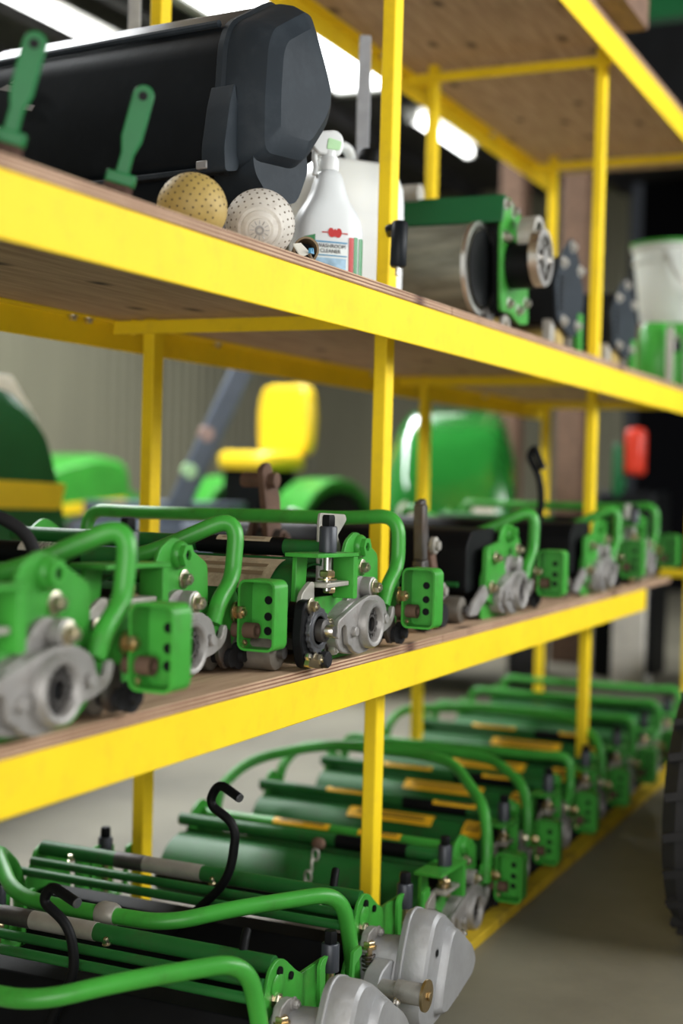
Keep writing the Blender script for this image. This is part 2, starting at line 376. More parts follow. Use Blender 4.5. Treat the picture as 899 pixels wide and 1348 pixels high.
# ================================================================== RACK
rack = thing('storage_rack', 'long yellow steel storage rack with plywood shelves', 'rack')
PX = (1.25, 3.24, 5.23, 6.88); FY, BY = .15, .82
post_me = None
for x in PX:
    for y in (BY, FY):
        if x == PX[-1] and y == FY: x = 7.2      # the last front post stands a little beyond its rear post
        m = MB().box((-.026, -.0175, 0), (.026, .0175, 2.98))
        if post_me is None:
            o = m.build('post', 'yellow', rack, bevel=.004); post_me = o.data; o.location = (x, y, 0)
        else:
            o = inst('post', post_me, rack, (x, y, 0)); b = o.modifiers.new('bevel', 'BEVEL'); b.width = .004; b.segments = 2
X0, X1 = .2, 7.28
def beam(x0, x1, z0, z1, y, side):
    # angle section: upright flange plus a lip under the board
    t = .006; poly = [(y, z0), (y+side*t, z0), (y+side*t, z1-t), (y+side*.045, z1-t), (y+side*.045, z1), (y, z1)]
    return MB().prism(poly, x0, x1, 'yz').build('beam', 'yellow', rack, bevel=.0025)
def shelf(zb, h, y0, y1, xb0, xb1, front_end=None, ply=.02, cz=None, board_end=None):
    beam(xb0, front_end or xb1, zb, zb+h, y0, 1); beam(xb0, xb1, zb+.02, zb+h, y1, -1)
    cuts = [xb0, 1.35, 3.30, 5.26, board_end or xb1]
    for i in range(len(cuts)-1):
        a, b = cuts[i]+(.002 if i else 0), cuts[i+1]-.002
        m = MB().box((-(b-a)/2, y0-.003, 0), ((b-a)/2, y1+.003, ply))
        m.build('shelf_board', 'plywood', rack, bevel=.0015, loc=((a+b)/2, 0, zb+h))
    for x in PX:
        z = cz or zb+.055
        MB().prism([(y0+.046, z), (y1-.046, z), (y1-.046, z+.036), (y0+.046, z+.036)], x-.037, x-.0265, 'yz').build('crossbar', 'yellow', rack, bevel=.002)
shelf(1.55, .095, 0, .97, X0, X1)
shelf(.75, .085, 0, .97, X0, X1, front_end=5.56, board_end=6.0)
shelf(2.755, .1, .06, .97, X0, X1, cz=2.785)
# low kick rail and bottom boards
MB().prism([(-.025, 0), (-.019, 0), (-.019, .022), (.03, .022), (.03, .028), (-.025, .028)], X0, X1, 'yz').build('kick_rail', 'yellow_worn', rack, bevel=.002)
# bolts on beams near the posts (seen from below)
bm_ = MB().hexa((0, 0, 0), (0, 0, -1), .011, .012); bm_.cyl((0, 0, 0), (0, 0, .012), .005, n=8); bm_.lathe([(.015, .001), (.015, -.002)], (0, 0, 0), (0, 0, 1), 14)
bolt_me = bm_.mesh('rack_bolt', 'steel')
for x in (3.05, 3.12, 3.45, 3.8, 5.0, 5.5, 6.3):
    for z in (1.64, 2.85): inst('rack_bolt', bolt_me, rack, (x, .945, z-.002))
# clamp bracket on first crossbar end
for x in PX: MB().box((x-.025, .865, 1.602), (x+.0, .875, 1.645)).build('shelf_clip', 'yellow', rack)

# ================================================================== REEL UNITS
def bolt(parent, p, axis, r, h, material='zinc', washer=True, name='bolt'):
    m = MB(); a = Vector(axis).normalized()
    if washer: m.lathe([(r*1.45, 0), (r*1.45, r*.25), (r*1.3, r*.3)], p, a, 18)
    m.hexa(Vector(p)+a*(r*.25), a, r, h); m.lathe([(r*.55, 0), (r*.5, r*.35)], Vector(p)+a*(h+r*.2), a, 10)
    return m.build(name, material, parent)
LU = .84
def end_plate(y0, y1):
    poly = [(-.222, .004), (-.222, .118), (-.205, .136), (-.09, .133), (-.076, .215), (-.058, .247), (-.02, .265), (.004, .263), (.111, .212), (.118, .12), (.118, .03), (.07, .0), (-.2, .0)]
    return MB().prism(round_poly(poly, .012, 3), y0, y1)
def bail(parent, pts, r=.0165, material='green'):
    return MB().tube(pts, r, 16, 8).build('bail_handle', material, parent, angle=60)
BAIL_STRAIGHT = [(.10, .0, .10), (.118, -.002, .14), (.172, -.004, .185), (.180, 0, .30), (.178, .12, .288), (.178, .74, .282), (.178, .845, .285), (.15, .848, .13)]
BAIL_DIP = [(.10, .0, .10), (.118, -.002, .14), (.165, -.004, .18), (.188, 0, .305), (.10, .19, .205), (.08, .4, .205), (.08, .6, .205), (.15, .83, .285), (.15, .845, .13)]
BAIL_MID = [(.14, .0, .10), (.150, -.002, .20), (.20, .03, .28), (.34, .16, .33), (.38, .30, .33), (.38, .60, .33), (.28, .85, .31), (.12, .86, .25), (.10, .86, .13)]
BAIL_HIGH = [(.14, .0, .10), (.150, -.002, .20), (.20, .03, .30), (.40, .20, .375), (.46, .34, .375), (.46, .66, .375), (.30, .85, .33), (.12, .86, .27), (.10, .86, .13)]
def reel_unit(label, loc, bailpts, sc=(1, 1, 1), rz=0.0, group=None, green='green'):
    t = thing('reel_unit', label, 'mower reel', loc, rz, group, sc)
    G = green
    end_plate(.02, .028).build('side_plate', G, t, bevel=.0015)
    end_plate(LU, LU+.008).build('side_plate', G, t, bevel=.0015)
    # boss with bore
    m = MB(); m.lathe([(.026, 0), (.026, .006), (.022, .012)], (.004, .02, .233), (0, -1, 0), 20); b = m.build('boss', G, t)
    MB().ring((.004, .008, .233), (0, -1, 0), .021, .0105, .010, 6).build('boss_nut', G, b)
    MB().lathe([(.0105, 0), (.0105, .003)], (.004, .007, .233), (0, -1, 0), 16).build('bore', 'black', b)
    bolt(t, (.024, .02, .187), (0, -1, 0), .0125, .012)
    # top tube with sleeve
    tb = MB().cyl((-.13, .03, .232), (-.13, LU, .232), .0175, n=20).build('top_tube', 'green_old_shaded', t, angle=60)
    MB().cyl((-.13, .13, .232), (-.13, .34, .232), .0195, n=20).build('tube_sleeve', 'black', tb, angle=60)
    MB().cyl((-.02, .03, .19), (-.02, LU, .19), .011, n=12).build('stay_rod', 'green_old_shaded', t, angle=60)
    # curved shield
    arc = [(-.13+.0, .21)]
    for k in range(9):
        g = math.radians(75+k*14); arc.append((-.165+.125*math.cos(g), .085+.118*math.sin(g)))
    inner = [(x+.004, z-.004) for x, z in arc]
    vs = []; n = len(arc)
    for y in (.045, LU-.02): vs += [(x, y, z) for x, z in arc]+[(x, y, z) for x, z in inner]
    fs = []
    for i in range(n-1):
        fs += [(i, i+1, 2*n+i+1, 2*n+i), (n+i, 3*n+i, 3*n+i+1, n+i+1), (i, n+i, n+i+1, i+1), (2*n+i, 2*n+i+1, 3*n+i+1, 3*n+i)]
    fs += [(0, 2*n, 3*n, n), (n-1, 2*n-1, 4*n-1, 3*n-1)]
    MB().add(vs, fs).build('shield', 'green_old_shaded', t, angle=60)
    # reel with spiral blades
    MB().cyl((0, .03, .085), (0, LU, .085), .02, n=12).build('reel_shaft', 'iron', t)
    for k in range(7):
        vs = []; fs = []; S = 14
        for i in range(S+1):
            y = .06+(LU-.1)*i/S; g = 2*PI*k/7+1.3*i/S
            for rr, dg in ((.03, 0), (.078, .12), (.078, .17), (.03, .06)):
                vs.append((rr*math.cos(g+dg), y, .085+rr*math.sin(g+dg)))
        for i in range(S):
            for q in range(4): fs.append((i*4+q, i*4+(q+1) % 4, (i+1)*4+(q+1) % 4, (i+1)*4+q))
        fs += [(3, 2, 1, 0), (S*4, S*4+1, S*4+2, S*4+3)]
        MB().add(vs, fs).build('reel_blade', 'iron', t)
    MB().box((-.215, .04, .025), (-.12, LU, .05)).build('bed_knife', 'iron', t, bevel=.002)
    MB().box((-.30, .045, .08), (-.285, LU-.02, .12)).build('front_bar', 'black', t, bevel=.002)
    # rollers
    rl = MB().lathe([(.02, 0), (.034, .004), (.036, .012), (.036, LU-.06), (.03, LU-.05)], (-.352, .025, .037), (0, 1, 0), 24).build('roller', 'roller', t, angle=50)
    MB().lathe([(.012, 0), (.012, .012)], (-.352, .025, .037), (0, -1, 0), 14).build('roller_axle', 'iron', rl)
    rl = MB().lathe([(.022, 0), (.028, .004), (.028, LU-.06), (.022, LU-.055)], (.16, .03, .029), (0, 1, 0), 20).build('roller', 'roller', t, angle=50)
    MB().lathe([(.012, 0), (.012, .03), (.018, .031), (.018, .042)], (.16, .03, .029), (0, -1, 0), 14).build('roller_axle', 'rubber', rl)
    # rear height arm and disc
    MB().prism(round_poly([(.12, .085), (.165, .085), (.18, .02), (.15, .006), (.125, .03)], .01, 3), -.002, .008).build('height_arm', 'iron', t, bevel=.001)
    MB().lathe([(.026, 0), (.026, .01), (.012, .012), (.012, .022)], (.192, .0, .03), (0, -1, 0), 20).build('height_disc', 'rubber', t)
    # bed knife adjuster: top shelf plate, threaded bolt, black socket knob
    a = MB().prism([(-.30, .222), (-.105, .218), (-.105, .226), (-.30, .230)], -.03, .045).build('adjuster_bracket', G, t, bevel=.001)
    MB().prism(round_poly([(-.125, .13), (-.105, .13), (-.105, .225), (-.125, .225)], .004, 2), -.028, .02).build('bracket_web', G, a, bevel=.001)
    MB().prism([(-.27, .13), (-.225, .13), (-.215, .224), (-.265, .226)], .035, .045).build('bracket_web', G, a, bevel=.001)
    k = MB().lathe([(.0185, 0), (.0185, .05), (.0165, .053), (.0125, .053)], (-.195, .0, .229), (0, 0, 1), 22).build('knob', 'knob', t)
    MB().hexa((-.195, 0, .281), (0, 0, 1), .0145, .024).build('knob_hex', 'black', k)
    m = MB().cyl((-.195, 0, .15), (-.195, 0, .226), .0085, n=12); m.build('adjuster_screw', 'steel', t)
    m = MB().hexa((-.195, 0, .178), (0, 0, 1), .017, .014); m.lathe([(.02, 0), (.02, .003)], (-.195, 0, .172), (0, 0, 1), 16); m.build('adjuster_nut', 'brass', t)
    MB().box((-.235, -.02, .158), (-.13, .02, .168)).build('adjuster_tab', 'galv', t, bevel=.002)
    MB().hexa((-.185, 0, .157), (0, 0, -1), .014, .012).build('adjuster_nut', 'brass', t)
    # galvanised plate standing behind the knob
    gp = [(-.14, .15), (-.03, .15), (-.03, .235), (-.048, .257), (-.002, .290), (-.01, .302), (-.135, .307), (-.14, .29)]
    MB().prism(round_poly(gp, .006, 3), .047, .053).build('stop_plate', 'galv', t, bevel=.001)
    # gear drive at the front corner
    bp = MB().prism(round_poly([(-.243, .0), (-.245, .17), (-.262, .172), (-.30, .15), (-.315, .11), (-.30, .02)], .01, 3), .004, .014).build('gear_backplate', 'galv', t, bevel=.001)
    arm = round_poly([(-.335, .135), (-.30, .142), (-.25, .12), (-.24, .06), (-.262, .02), (-.30, .0), (-.325, .01), (-.345, .06)], .015, 3)
    MB().prism(arm, -.018, .004).build('gear_housing', 'black', t, bevel=.003)
    gear = []
    for i in range(72):
        g = 2*PI*i/72; r = .046 if i % 4 < 2 else .0435; gear.append((-.282+r*math.cos(g), .078+r*math.sin(g)))
    gg = MB().prism(gear, -.027, -.018).build('gear', 'gear_iron', t, bevel=.0008)
    MB().lathe([(.036, 0), (.034, .002), (.03, .002), (.028, .0)], (-.282, -.027, .078), (0, -1, 0), 32).build('gear_face', 'gear_iron', gg)
    hb = MB().lathe([(.023, 0), (.023, .014), (.02, .016)], (-.282, -.027, .078), (0, -1, 0), 24).build('hub', 'iron', t)
    MB().lathe([(.0125, 0), (.0125, .016), (.011, .018)], (-.282, -.043, .078), (0, -1, 0), 20).build('hub_pin', 'steel', hb)
    bolt(t, (-.306, -.018, .127), (0, -1, 0), .0115, .012)
    bolt(t, (-.232, -.012, .09), (0, -1, 0), .0125, .014)
    bolt(t, (-.278, -.018, .02), (0, -1, 0), .0115, .012)
    bolt(t, (-.325, -.018, .03), (0, -1, 0), .008, .01, 'steel', False)
    MB().lathe([(.017, 0), (.017, .02), (.014, .023)], (-.262, -.018, .012+.006), (0, -1, 0), 18).build('rubber_stop', 'rubber', t)
    MB().prism(round_poly([(-.335, .012), (-.30, .004), (-.262, -.0), (-.262, .012), (-.30, .022), (-.325, .03)], .004, 3), -.03, -.02).build('scraper_clip', 'brass', t)
    # lower bolt with washer
    m = MB().lathe([(.021, 0), (.021, .005)], (-.145, .02, .024), (0, -1, 0), 22); m.build('washer', 'iron', t)
    bolt(t, (-.145, .015, .024), (0, -1, 0), .0125, .014, 'galv', False)
    # motor mount casting
    body = round_poly([(-.128, .09), (-.135, .045), (-.11, .018), (-.05, .008), (.03, .012), (.07, .04), (.08, .085), (.06, .118), (0, .126), (-.07, .118)], .02, 4)
    c = MB().prism(body, -.03, .02).build('motor_mount', 'cast', t, bevel=.003); c.location = (-.032, .02, 0)
    front = [(-.148, .088), (-.154, .056), (-.147, .049), (-.138, .056), (-.132, .072), (-.118, .078), (-.107, .07), (-.103, .05), (-.098, .034), (-.084, .03), (-.07, .018), (-.044, .009), (0, .011), (.04, .026),
             (.075, .042), (.10, .046), (.132, .056), (.147, .07), (.153, .09), (.145, .099), (.137, .094), (.134, .08), (.122, .072), (.108, .08), (.1, .1), (.088, .114), (.055, .128), (.01, .131), (-.04, .122), (-.10, .104)]
    MB().prism(round_poly(front, .006, 2), -.042, -.03).build('claw_plate', 'cast', c, bevel=.002)
    rg = MB().lathe([(.036, -.004), (.0365, .016), (.040, .019), (.047, .019), (.051, .014), (.052, -.004)], (0, -.042, .07), (0, -1, 0), 40, cap=False).build('motor_ring', 'cast', c, angle=50)
    MB().lathe([(.037, 0), (.037, .0015)], (0, -.042, .07), (0, -1, 0), 32).build('bore', 'black', rg)
    m = MB()
    for i in range(12):
        g = 2*PI*i/12; m.box((.027*math.cos(g)-.004, -.051, .07+.027*math.sin(g)-.004), (.027*math.cos(g)+.004, -.0435, .07+.027*math.sin(g)+.004))
    m.ring((0, -.0435, .07), (0, -1, 0), .021, .016, .008, 24)
    m.build('spline', 'iron', rg)
    lobe = round_poly([(-.055, .11), (.0, .165), (.03, .172), (.062, .158), (.068, .12)], .015, 3)
    MB().prism(lobe, -.012, .02).build('casting_lobe', 'cast', c, bevel=.003)
    MB().lathe([(.022, 0), (.022, .022), (.019, .024)], (.042, -.012, .146), (0, -1, 0), 22).build('casting_boss', 'cast', c)
    bolt(c, (.042, -.036, .146), (0, -1, 0), .0125, .012)
    for (x, z) in ((-.075, .06), (.085, .075)):
        MB().lathe([(.011, 0), (.011, .008), (.009, .01)], (x, -.042, z), (0, -1, 0), 14).build('casting_pin', 'cast', c)
    # bail handle
    bail(t, bailpts, material=G)
    bolt(t, (.165, -.012, .118), (0, -1, 0), .0135, .016, 'brass')
    MB().prism(round_poly([(.09, .07), (.14, .06), (.2, .09), (.205, .15), (.17, .17), (.12, .15)], .015, 3), .004, .012).build('bail_lug', G, t, bevel=.001)
    # channel bracket: pan with a rim, web across the reel
    def pan():
        o = rrect(-.100, .045, -.020, .182, .016, 4); i = rrect(-.0955, .0495, -.0245, .1775, .012, 4); n = len(o)
        vs = [(.160, a, b) for a, b in o]+[(.160, a, b) for a, b in i]+[(.214, a, b) for a, b in o]+[(.211, a, b) for a, b in i]
        fs = []
        for k in range(n):
            j = (k+1) % n; fs += [(k, j, n+j, n+k), (k, 2*n+k, 2*n+j, j), (n+k, n+j, 3*n+j, 3*n+k)]
        fs += [tuple(2*n+k for k in range(n)), tuple(3*n+k for k in range(n-1, -1, -1))]
        return MB().add(vs, fs)
    pn = pan().build('channel_bracket', G, t)
    for (y, z) in ((-.060, .140), (-.060, .108), (-.060, .080)):
        MB().lathe([(.0085, 0), (.0085, .001)], (.2112, y, z), (-1, 0, 0), 14).build('bracket_hole', 'black', pn)
    MB().prism(round_poly([(.14, .06), (.21, .05), (.21, .175), (.17, .175)], .006, 3), .0125, .017).build('bracket_side', G, pn)
    m = MB().ring((.185, .0, .082), (0, -1, 0), .0155, .0095, .05, 20); m.build('spacer_tube', 'rust', t)
    MB().lathe([(.0095, 0), (.0095, .002)], (.185, -.035, .082), (0, -1, 0), 14).build('bore', 'black', t)
    bolt(t, (.178, -.02, .058), (0, -1, 0), .007, .008, 'brass', True)
    bolt(t, (.2, -.015, .135), (-1, 0, 0), .006, .006, 'zinc', False)
    return t
def unit_text(t, body, y, yw):
    """barcode label wrapped on the top tube sleeve"""
    lb = MB(); vs = []; fs = []; n = 8
    for i in range(n+1):
        g = math.radians(95+i*9); 
        for yy in (y-yw/2, y+yw/2): vs.append((-.13+.0203*math.cos(g), yy, .232+.0203*math.sin(g)))
    for i in range(n): fs.append((2*i, 2*i+1, 2*i+3, 2*i+2))
    o = lb.add(vs, fs).build('sticker', 'paper', t, angle=80)
    m = MB(); x = -yw*.36; rnd = random.Random(3)
    while x < yw*.42:
        wd = rnd.choice((.0015, .003, .0045))
        g0, g1 = math.radians(100), math.radians(128)
        q = []
        for g in (g0, (g0+g1)/2, g1):
            for yy in (y+x, y+x+wd): q.append((-.13+.0207*math.cos(g), yy, .232+.0207*math.sin(g)))
        m.add(q, [(0, 1, 3, 2), (2, 3, 5, 4)]); x += wd+rnd.choice((.002, .004))
    m.build('barcode', 'ink', o)
    if body:
        g = math.radians(148)
        n_ = Vector((math.cos(g), 0, math.sin(g))); ux = Vector((0, -1, 0)); uy = n_.cross(ux)
        p = Vector((-.13, y+yw*.18, .232))+n_*.0206
        mw = Matrix(((ux.x, uy.x, n_.x, p.x), (ux.y, uy.y, n_.y, p.y), (ux.z, uy.z, n_.z, p.z), (0, 0, 0, 1)))
        text('lettering', body, .014, 'ink', o, mw)
    return o
def strip_sticker(t, xc, zc, r, y0, y1, a0, a1, material='sticker', lines=True):
    vs = []; fs = []; n = 6
    for i in range(n+1):
        g = math.radians(a0+(a1-a0)*i/n)
        for yy in (y0, y1): vs.append((xc+r*math.cos(g), yy, zc+r*math.sin(g)))
    for i in range(n): fs.append((2*i, 2*i+1, 2*i+3, 2*i+2))
    o = MB().add(vs, fs).build('sticker', material, t, angle=80)
    if lines:
        m = MB()
        for k in (.3, .55):
            g = math.radians(a0+(a1-a0)*k); g2 = g+math.radians((a1-a0)*.12); q = []
            for gg in (g, g2):
                for yy in (y0+.1*(y1-y0), y1-.1*(y1-y0)): q.append((xc+(r+.0006)*math.cos(gg), yy, zc+(r+.0006)*math.sin(gg)))
            m.add(q, [(0, 1, 3, 2)])
        m.build('print_line', 'ink' if material == 'sticker' else 'old_ink', o)
    return o
ZS1 = .856
GS1 = 'reel units on the middle shelf'; GS0 = 'reel units on the floor level'
u3 = reel_unit('green reel unit in sharp focus in front of the yellow post, middle shelf', (2.82, .0, ZS1), BAIL_STRAIGHT, group=GS1)
u2 = copy_tree(u3, skip=('bail_handle', 'stop_plate')); u2.location = (2.235, .10, ZS1); bail(u2, BAIL_DIP)
u2['label'] = 'green reel unit set back from the shelf edge, left of the sharply focused one'
u1 = copy_tree(u2); u1.location = (1.69, -.01, ZS1); u1['label'] = 'nearest blurred green reel unit at the left edge of the middle shelf'
BOXED = ('shield', 'top_tube', 'stay_rod', 'adjuster_bracket', 'adjuster_screw', 'adjuster_nut', 'adjuster_tab', 'knob', 'gear', 'gear_backplate', 'gear_housing', 'hub', 'scraper_clip', 'rubber_stop', 'bolt', 'washer', 'front_bar', 'bed_knife')
u4 = copy_tree(u2, skip=BOXED)
def box_in(u):
    # units 4 and 5: a solid black block stands in for the dark open housing
    h = MB().prism(round_poly([(-.30, .075), (-.30, .20), (-.26, .245), (-.06, .25), (-.06, .17), (-.10, .075)], .02, 4), .04, LU-.01).build('black_block', 'black', u, bevel=.003)
    MB().cyl((-.305, .06, .10), (-.305, LU-.02, .10), .007, n=10).build('front_rod', 'green_old_shaded', h, angle=60)
    MB().prism(round_poly([(-.10, .02), (-.235, .06), (-.225, .20), (-.10, .215), (-.06, .12)], .015, 3), .005, .0195).build('gusset_plate', 'green', u, bevel=.0015)
    for (x, z) in ((-.20, .09), (-.17, .17), (.024, .187), (.165, .118)): bolt(u, (x, .0 if x < .1 else -.014, z), (0, -1, 0), .0125, .014)
    MB().prism(round_poly([(-.36, .02), (-.33, .055), (-.24, .10), (-.20, .07), (-.30, .02)], .01, 3), .004, .016).build('roller_arm', 'cast', u, bevel=.0015)
box_in(u4); u4.location = (3.93, .02, ZS1); u4['label'] = 'green reel unit with sloping handle just beyond the yellow post, middle shelf'
u5 = copy_tree(u4); u5.location = (4.96, .02, ZS1); u5['label'] = 'blurred green reel unit behind the far yellow post on the middle shelf'
u6 = copy_tree(u3); u6.location = (5.73, .05, ZS1); u6['label'] = 'farthest blurred reel unit at the end of the middle shelf'
unit_text(u2, '22" REEL', .20, .13)
strip_sticker(u3, -.13, .232, .0200, .16, .29, 100, 150, 'oldpaper')
s = strip_sticker(u3, -.165, .085, .1255, .10, .33, 100, 148, 'oldpaper')

# ring-end units on the floor level
uc = copy_tree(u3, skip=('bail_handle', 'sticker', 'stop_plate')); uc.location = (3.67, .04, .005); bail(uc, BAIL_HIGH)
uc['label'] = 'green reel unit with arched handle and hanging chain behind the black hook'; uc['group'] = GS0
lab = ['green reel unit with orange stickers, second after the grey gearboxes', 'green reel unit with orange stickers, third after the grey gearboxes',
       'blurred reel unit on the floor beside the far yellow post', 'blurred dark reel unit just past the far post on the floor',
       'blurred dark reel unit second from the far end of the floor row', 'farthest blurred reel unit of the floor row']
for i, x in enumerate((4.16, 4.62, 5.08, 5.54, 6.0, 6.46)):
    c = copy_tree(uc, skip=('bail_handle',)); c.location = (x, .06, .005); c.scale = (.70, 1, 1); c['label'] = lab[i]; bail(c, BAIL_MID if i in (0, 2) else BAIL_STRAIGHT)
    if i < 4:
        strip_sticker(c, -.13, .232, .0205, .10, .24, 60, 150); strip_sticker(c, -.13, .232, .0205, .42, .6, 60, 150)
        strip_sticker(c, -.165, .085, .1255, .22, .50, 95, 125); strip_sticker(c, -.165, .085, .1255, .06, .12, 95, 135)
MB().cyl((.0, .03, .22), (.0, LU, .22), .019, n=18).build('top_tube', 'green', uc, angle=60)
strip_sticker(uc, .0, .22, .0197, .02+.18, .33, 60, 160); strip_sticker(uc, .0, .22, .0197, .42, .6, 60, 160)
# chain on unit C
ch = MB(); 
def link(mb, p, rot, a=.016, b=.009, r=.0032):
    pts = []
    for k in range(17):
        g = 2*PI*k/16; v = Vector((b*math.cos(g), 0, a*math.sin(g)))
        v = Matrix.Rotation(rot, 3, 'Z') @ v; pts.append(Vector(p)+v)
    mb.tube(pts, r, 8, smooth=False)
for k in range(4):
    m = MB(); link(m, (-.272-.013*k, .338+.004*k, .228-.027*k), (0 if k % 2 else 1.3)+.4); m.build('chain_link', 'galv', uc)
MB().lathe([(.016, 0), (.016, .02), (.01, .024)], (-.25, .335, .252), (-1, 0, .3), 16).build('chain_pin', 'rust', uc)

# gearbox-end units
def gear_unit(label, loc, group):
    t = thing('reel_unit', label, 'mower reel', loc, 0, group)
    poly = round_poly([(-.135, .0), (-.13, .10), (-.075, .19), (-.03, .285), (.0, .298), (.03, .29), (.085, .25), (.115, .235), (.125, .12), (.16, .08), (.16, .0)], .012, 3)
    for y in (.022, .90): MB().prism(poly, y, y+.008).build('side_plate', 'green', t, bevel=.0015)
    for p, r in (((.006, .018, .272), .0105), ((.055, .018, .25), .008)):
        MB().lathe([(r, 0), (r, .0045)], (p[0], .022, p[2]), (0, -1, 0), 16).build('plate_hole', 'black', t)
    MB().lathe([(.026, 0), (.026, .003), (.022, .006)], (.0, .022, .245), (0, -1, 0), 20).build('plate_dimple', 'green', t)
    bolt(t, (-.012, .022, .225), (0, -1, 0), .0125, .012)
    tb = MB().cyl((0, .03, .285), (0, .90, .285), .0185, n=20).build('top_tube', 'green_old_shaded', t, angle=60)
    MB().cyl((0, .44, .285), (0, .68, .285), .0195, n=20).build('tube_sleeve', 'galv', tb, angle=60)
    MB().cyl((0, .60, .285), (0, .68, .285), .0198, n=20).build('worn_band', 'iron', tb, angle=60)
    for (x, z) in ((-.045, .262), (-.095, .25)):
        MB().cyl((x, .03, z), (x, .90, z), .0105, n=14).build('stay_rod', 'green_old_shaded', t, angle=60)
    for y in (.12, .40, .80): bolt(t, (-.022, y, .272), (-.3, 0, 1), .0065, .012, 'zinc')
    # lower housing and reel in shadow
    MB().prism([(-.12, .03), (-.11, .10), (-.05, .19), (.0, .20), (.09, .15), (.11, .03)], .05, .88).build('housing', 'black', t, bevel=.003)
    MB().lathe([(.03, 0), (.034, .004), (.034, .82), (.03, .824)], (-.16, .04, .036), (0, 1, 0), 20).build('roller', 'roller', t, angle=50)
    MB().lathe([(.025, 0), (.028, .004), (.028, .82), (.025, .824)], (.17, .04, .03), (0, 1, 0), 20).build('roller', 'roller', t, angle=50)
    # adjuster on the far side of the plate (towards +x) at both ends
    for y, s in ((.01, 1), (.86, 1)):
        b = MB()
        b.prism(round_poly([(.13, .11), (.15, .11), (.15, .245), (.165, .262), (.14, .262), (.125, .25)], .006, 3), y-.02, y-.012)
        b.prism(round_poly([(.275, .11), (.295, .11), (.298, .2), (.335, .215), (.33, .235), (.29, .23)], .006, 3), y-.02, y-.012)
        b.box((.13, y-.02, .11), (.29, y+.03, .118)); b.box((.12, y+.022, .05), (.29, y+.03, .23))
        b.build('adjuster_bracket', 'green', t, bevel=.0015)
        k = MB().lathe([(.019, 0), (.019, .055), (.017, .058)], (.215, y, .212), (0, 0, 1), 20).build('knob', 'knob', t)
        MB().hexa((.215, y, .268), (0, 0, 1), .0145, .028).build('knob_hex', 'black', k)
        MB().cyl((.215, y, .118), (.215, y, .212), .009, n=12).build('adjuster_screw', 'brass', t)
        MB().hexa((.215, y, .165), (0, 0, 1), .017, .015).build('adjuster_nut', 'brass', t)
    MB().tube([(.0, .10, .29), (.02, .105, .322), (.035, .11, .330)], .0095, 10).build('stub_lever', 'black', t)
    # bail handle bending towards the viewer
    MB().tube([(-.065, .012, .08), (-.085, .012, .20), (-.13, .02, .335), (-.32, .18, .325), (-.42, .28, .305), (-.425, .44, .303), (-.425, .66, .303), (-.24, .86, .345), (-.10, .90, .25), (-.08, .90, .1)], .0175, 16, 8).build('bail_handle', 'green', t, angle=60)
    MB().lathe([(.022, 0), (.026, .01), (.026, .035), (.021, .045)], (-.423, .40, .304), (0, 1, 0), 20).build('bail_collar', 'galv', t, angle=50)
    # spring and pivot
    pts = []
    for i in range(73):
        g = 2*PI*i/12; pts.append((-.045+.013*math.cos(g), -.012+.013*math.sin(g), .125+.055*i/72))
    MB().tube(pts, .0028, 6, smooth=False).build('spring', 'iron', t)
    MB().lathe([(.008, 0), (.008, .075), (.017, .078), (.017, .084)], (-.045, -.012, .115), (0, 0, 1), 14).build('spring_rod', 'brass', t)
    MB().hexa((-.045, -.012, .197), (0, 0, 1), .014, .012).build('spring_nut', 'brass', t)
    MB().prism(round_poly([(-.06, .185), (-.045, .225), (-.015, .232), (.015, .225), (.012, .205), (-.02, .2), (-.04, .18)], .008, 3), -.012, .006).build('spring_arm', 'cast', t, bevel=.002)
    bolt(t, (.004, -.012, .217), (0, -1, 0), .009, .01, 'cast')
    # gearbox: neck, cover, raised panel
    nk = MB().loft([[(x, y, z) for x, z in pl] for y, pl in (
        (.02, round_poly([(-.075, .11), (-.03, .20), (.03, .205), (.09, .165), (.06, .06), (-.04, .05)], .02, 4)),
        (-.05, round_poly([(-.07, .115), (-.025, .205), (.035, .21), (.10, .165), (.065, .06), (-.04, .05)], .02, 4)),
        (-.085, round_poly([(-.06, .115), (-.02, .195), (.035, .20), (.09, .16), (.06, .065), (-.03, .06)], .02, 4)))]).build('gearbox_neck', 'alu', t, angle=30)
    cov = [(-.075, .085), (-.03, .21), (.0, .262), (.03, .275), (.075, .262), (.19, .185), (.265, .135), (.285, .10), (.26, .07), (.13, .045), (.03, .022), (-.03, .02), (-.065, .045)]
    def scaled(pl, k, cx=.09, cz=.135): return [(cx+(x-cx)*k, cz+(z-cz)*k) for x, z in pl]
    rp_ = round_poly(cov, .03, 5)
    gb = MB().loft([[(x, y, z) for x, z in scaled(rp_, k)] for y, k in ((-.075, .97), (-.085, 1.0), (-.125, 1.0), (-.142, .965), (-.148, .91))]).build('gearbox', 'alu', t, angle=35)
    pnl = round_poly([(.01, .055), (.02, .11), (.06, .20), (.085, .225), (.12, .215), (.215, .15), (.24, .11), (.22, .085), (.12, .06), (.04, .045)], .02, 4)
    MB().loft([[(x, y, z) for x, z in scaled(pnl, k, .11, .13)] for y, k in ((-.146, 1.04), (-.160, 1.0), (-.166, .95))]).build('raised_panel', 'alu', gb, angle=35)
    lip = [(x, z) for x, z in scaled(rp_, 1.025)]
    MB().prism(lip, -.093, -.086).build('cover_seam', 'alu', gb, bevel=.002)
    e = MB().lathe([(.016, 0), (.016, .02), (.012, .023)], (.02, -.125, .185), (0, -1, 0), 18).build('screw_ear', 'alu', gb)
    MB().lathe([(.0075, 0), (.0075, .002)], (.02, -.1475, .185), (0, -1, 0), 12).build('bore', 'black', e)
    for (x, z) in ((.20, .178), (.15, .052), (.255, .1)):
        bolt(gb, (x, -.142, z), (0, -1, 0), .007, .008, 'steel', True, 'cover_screw')
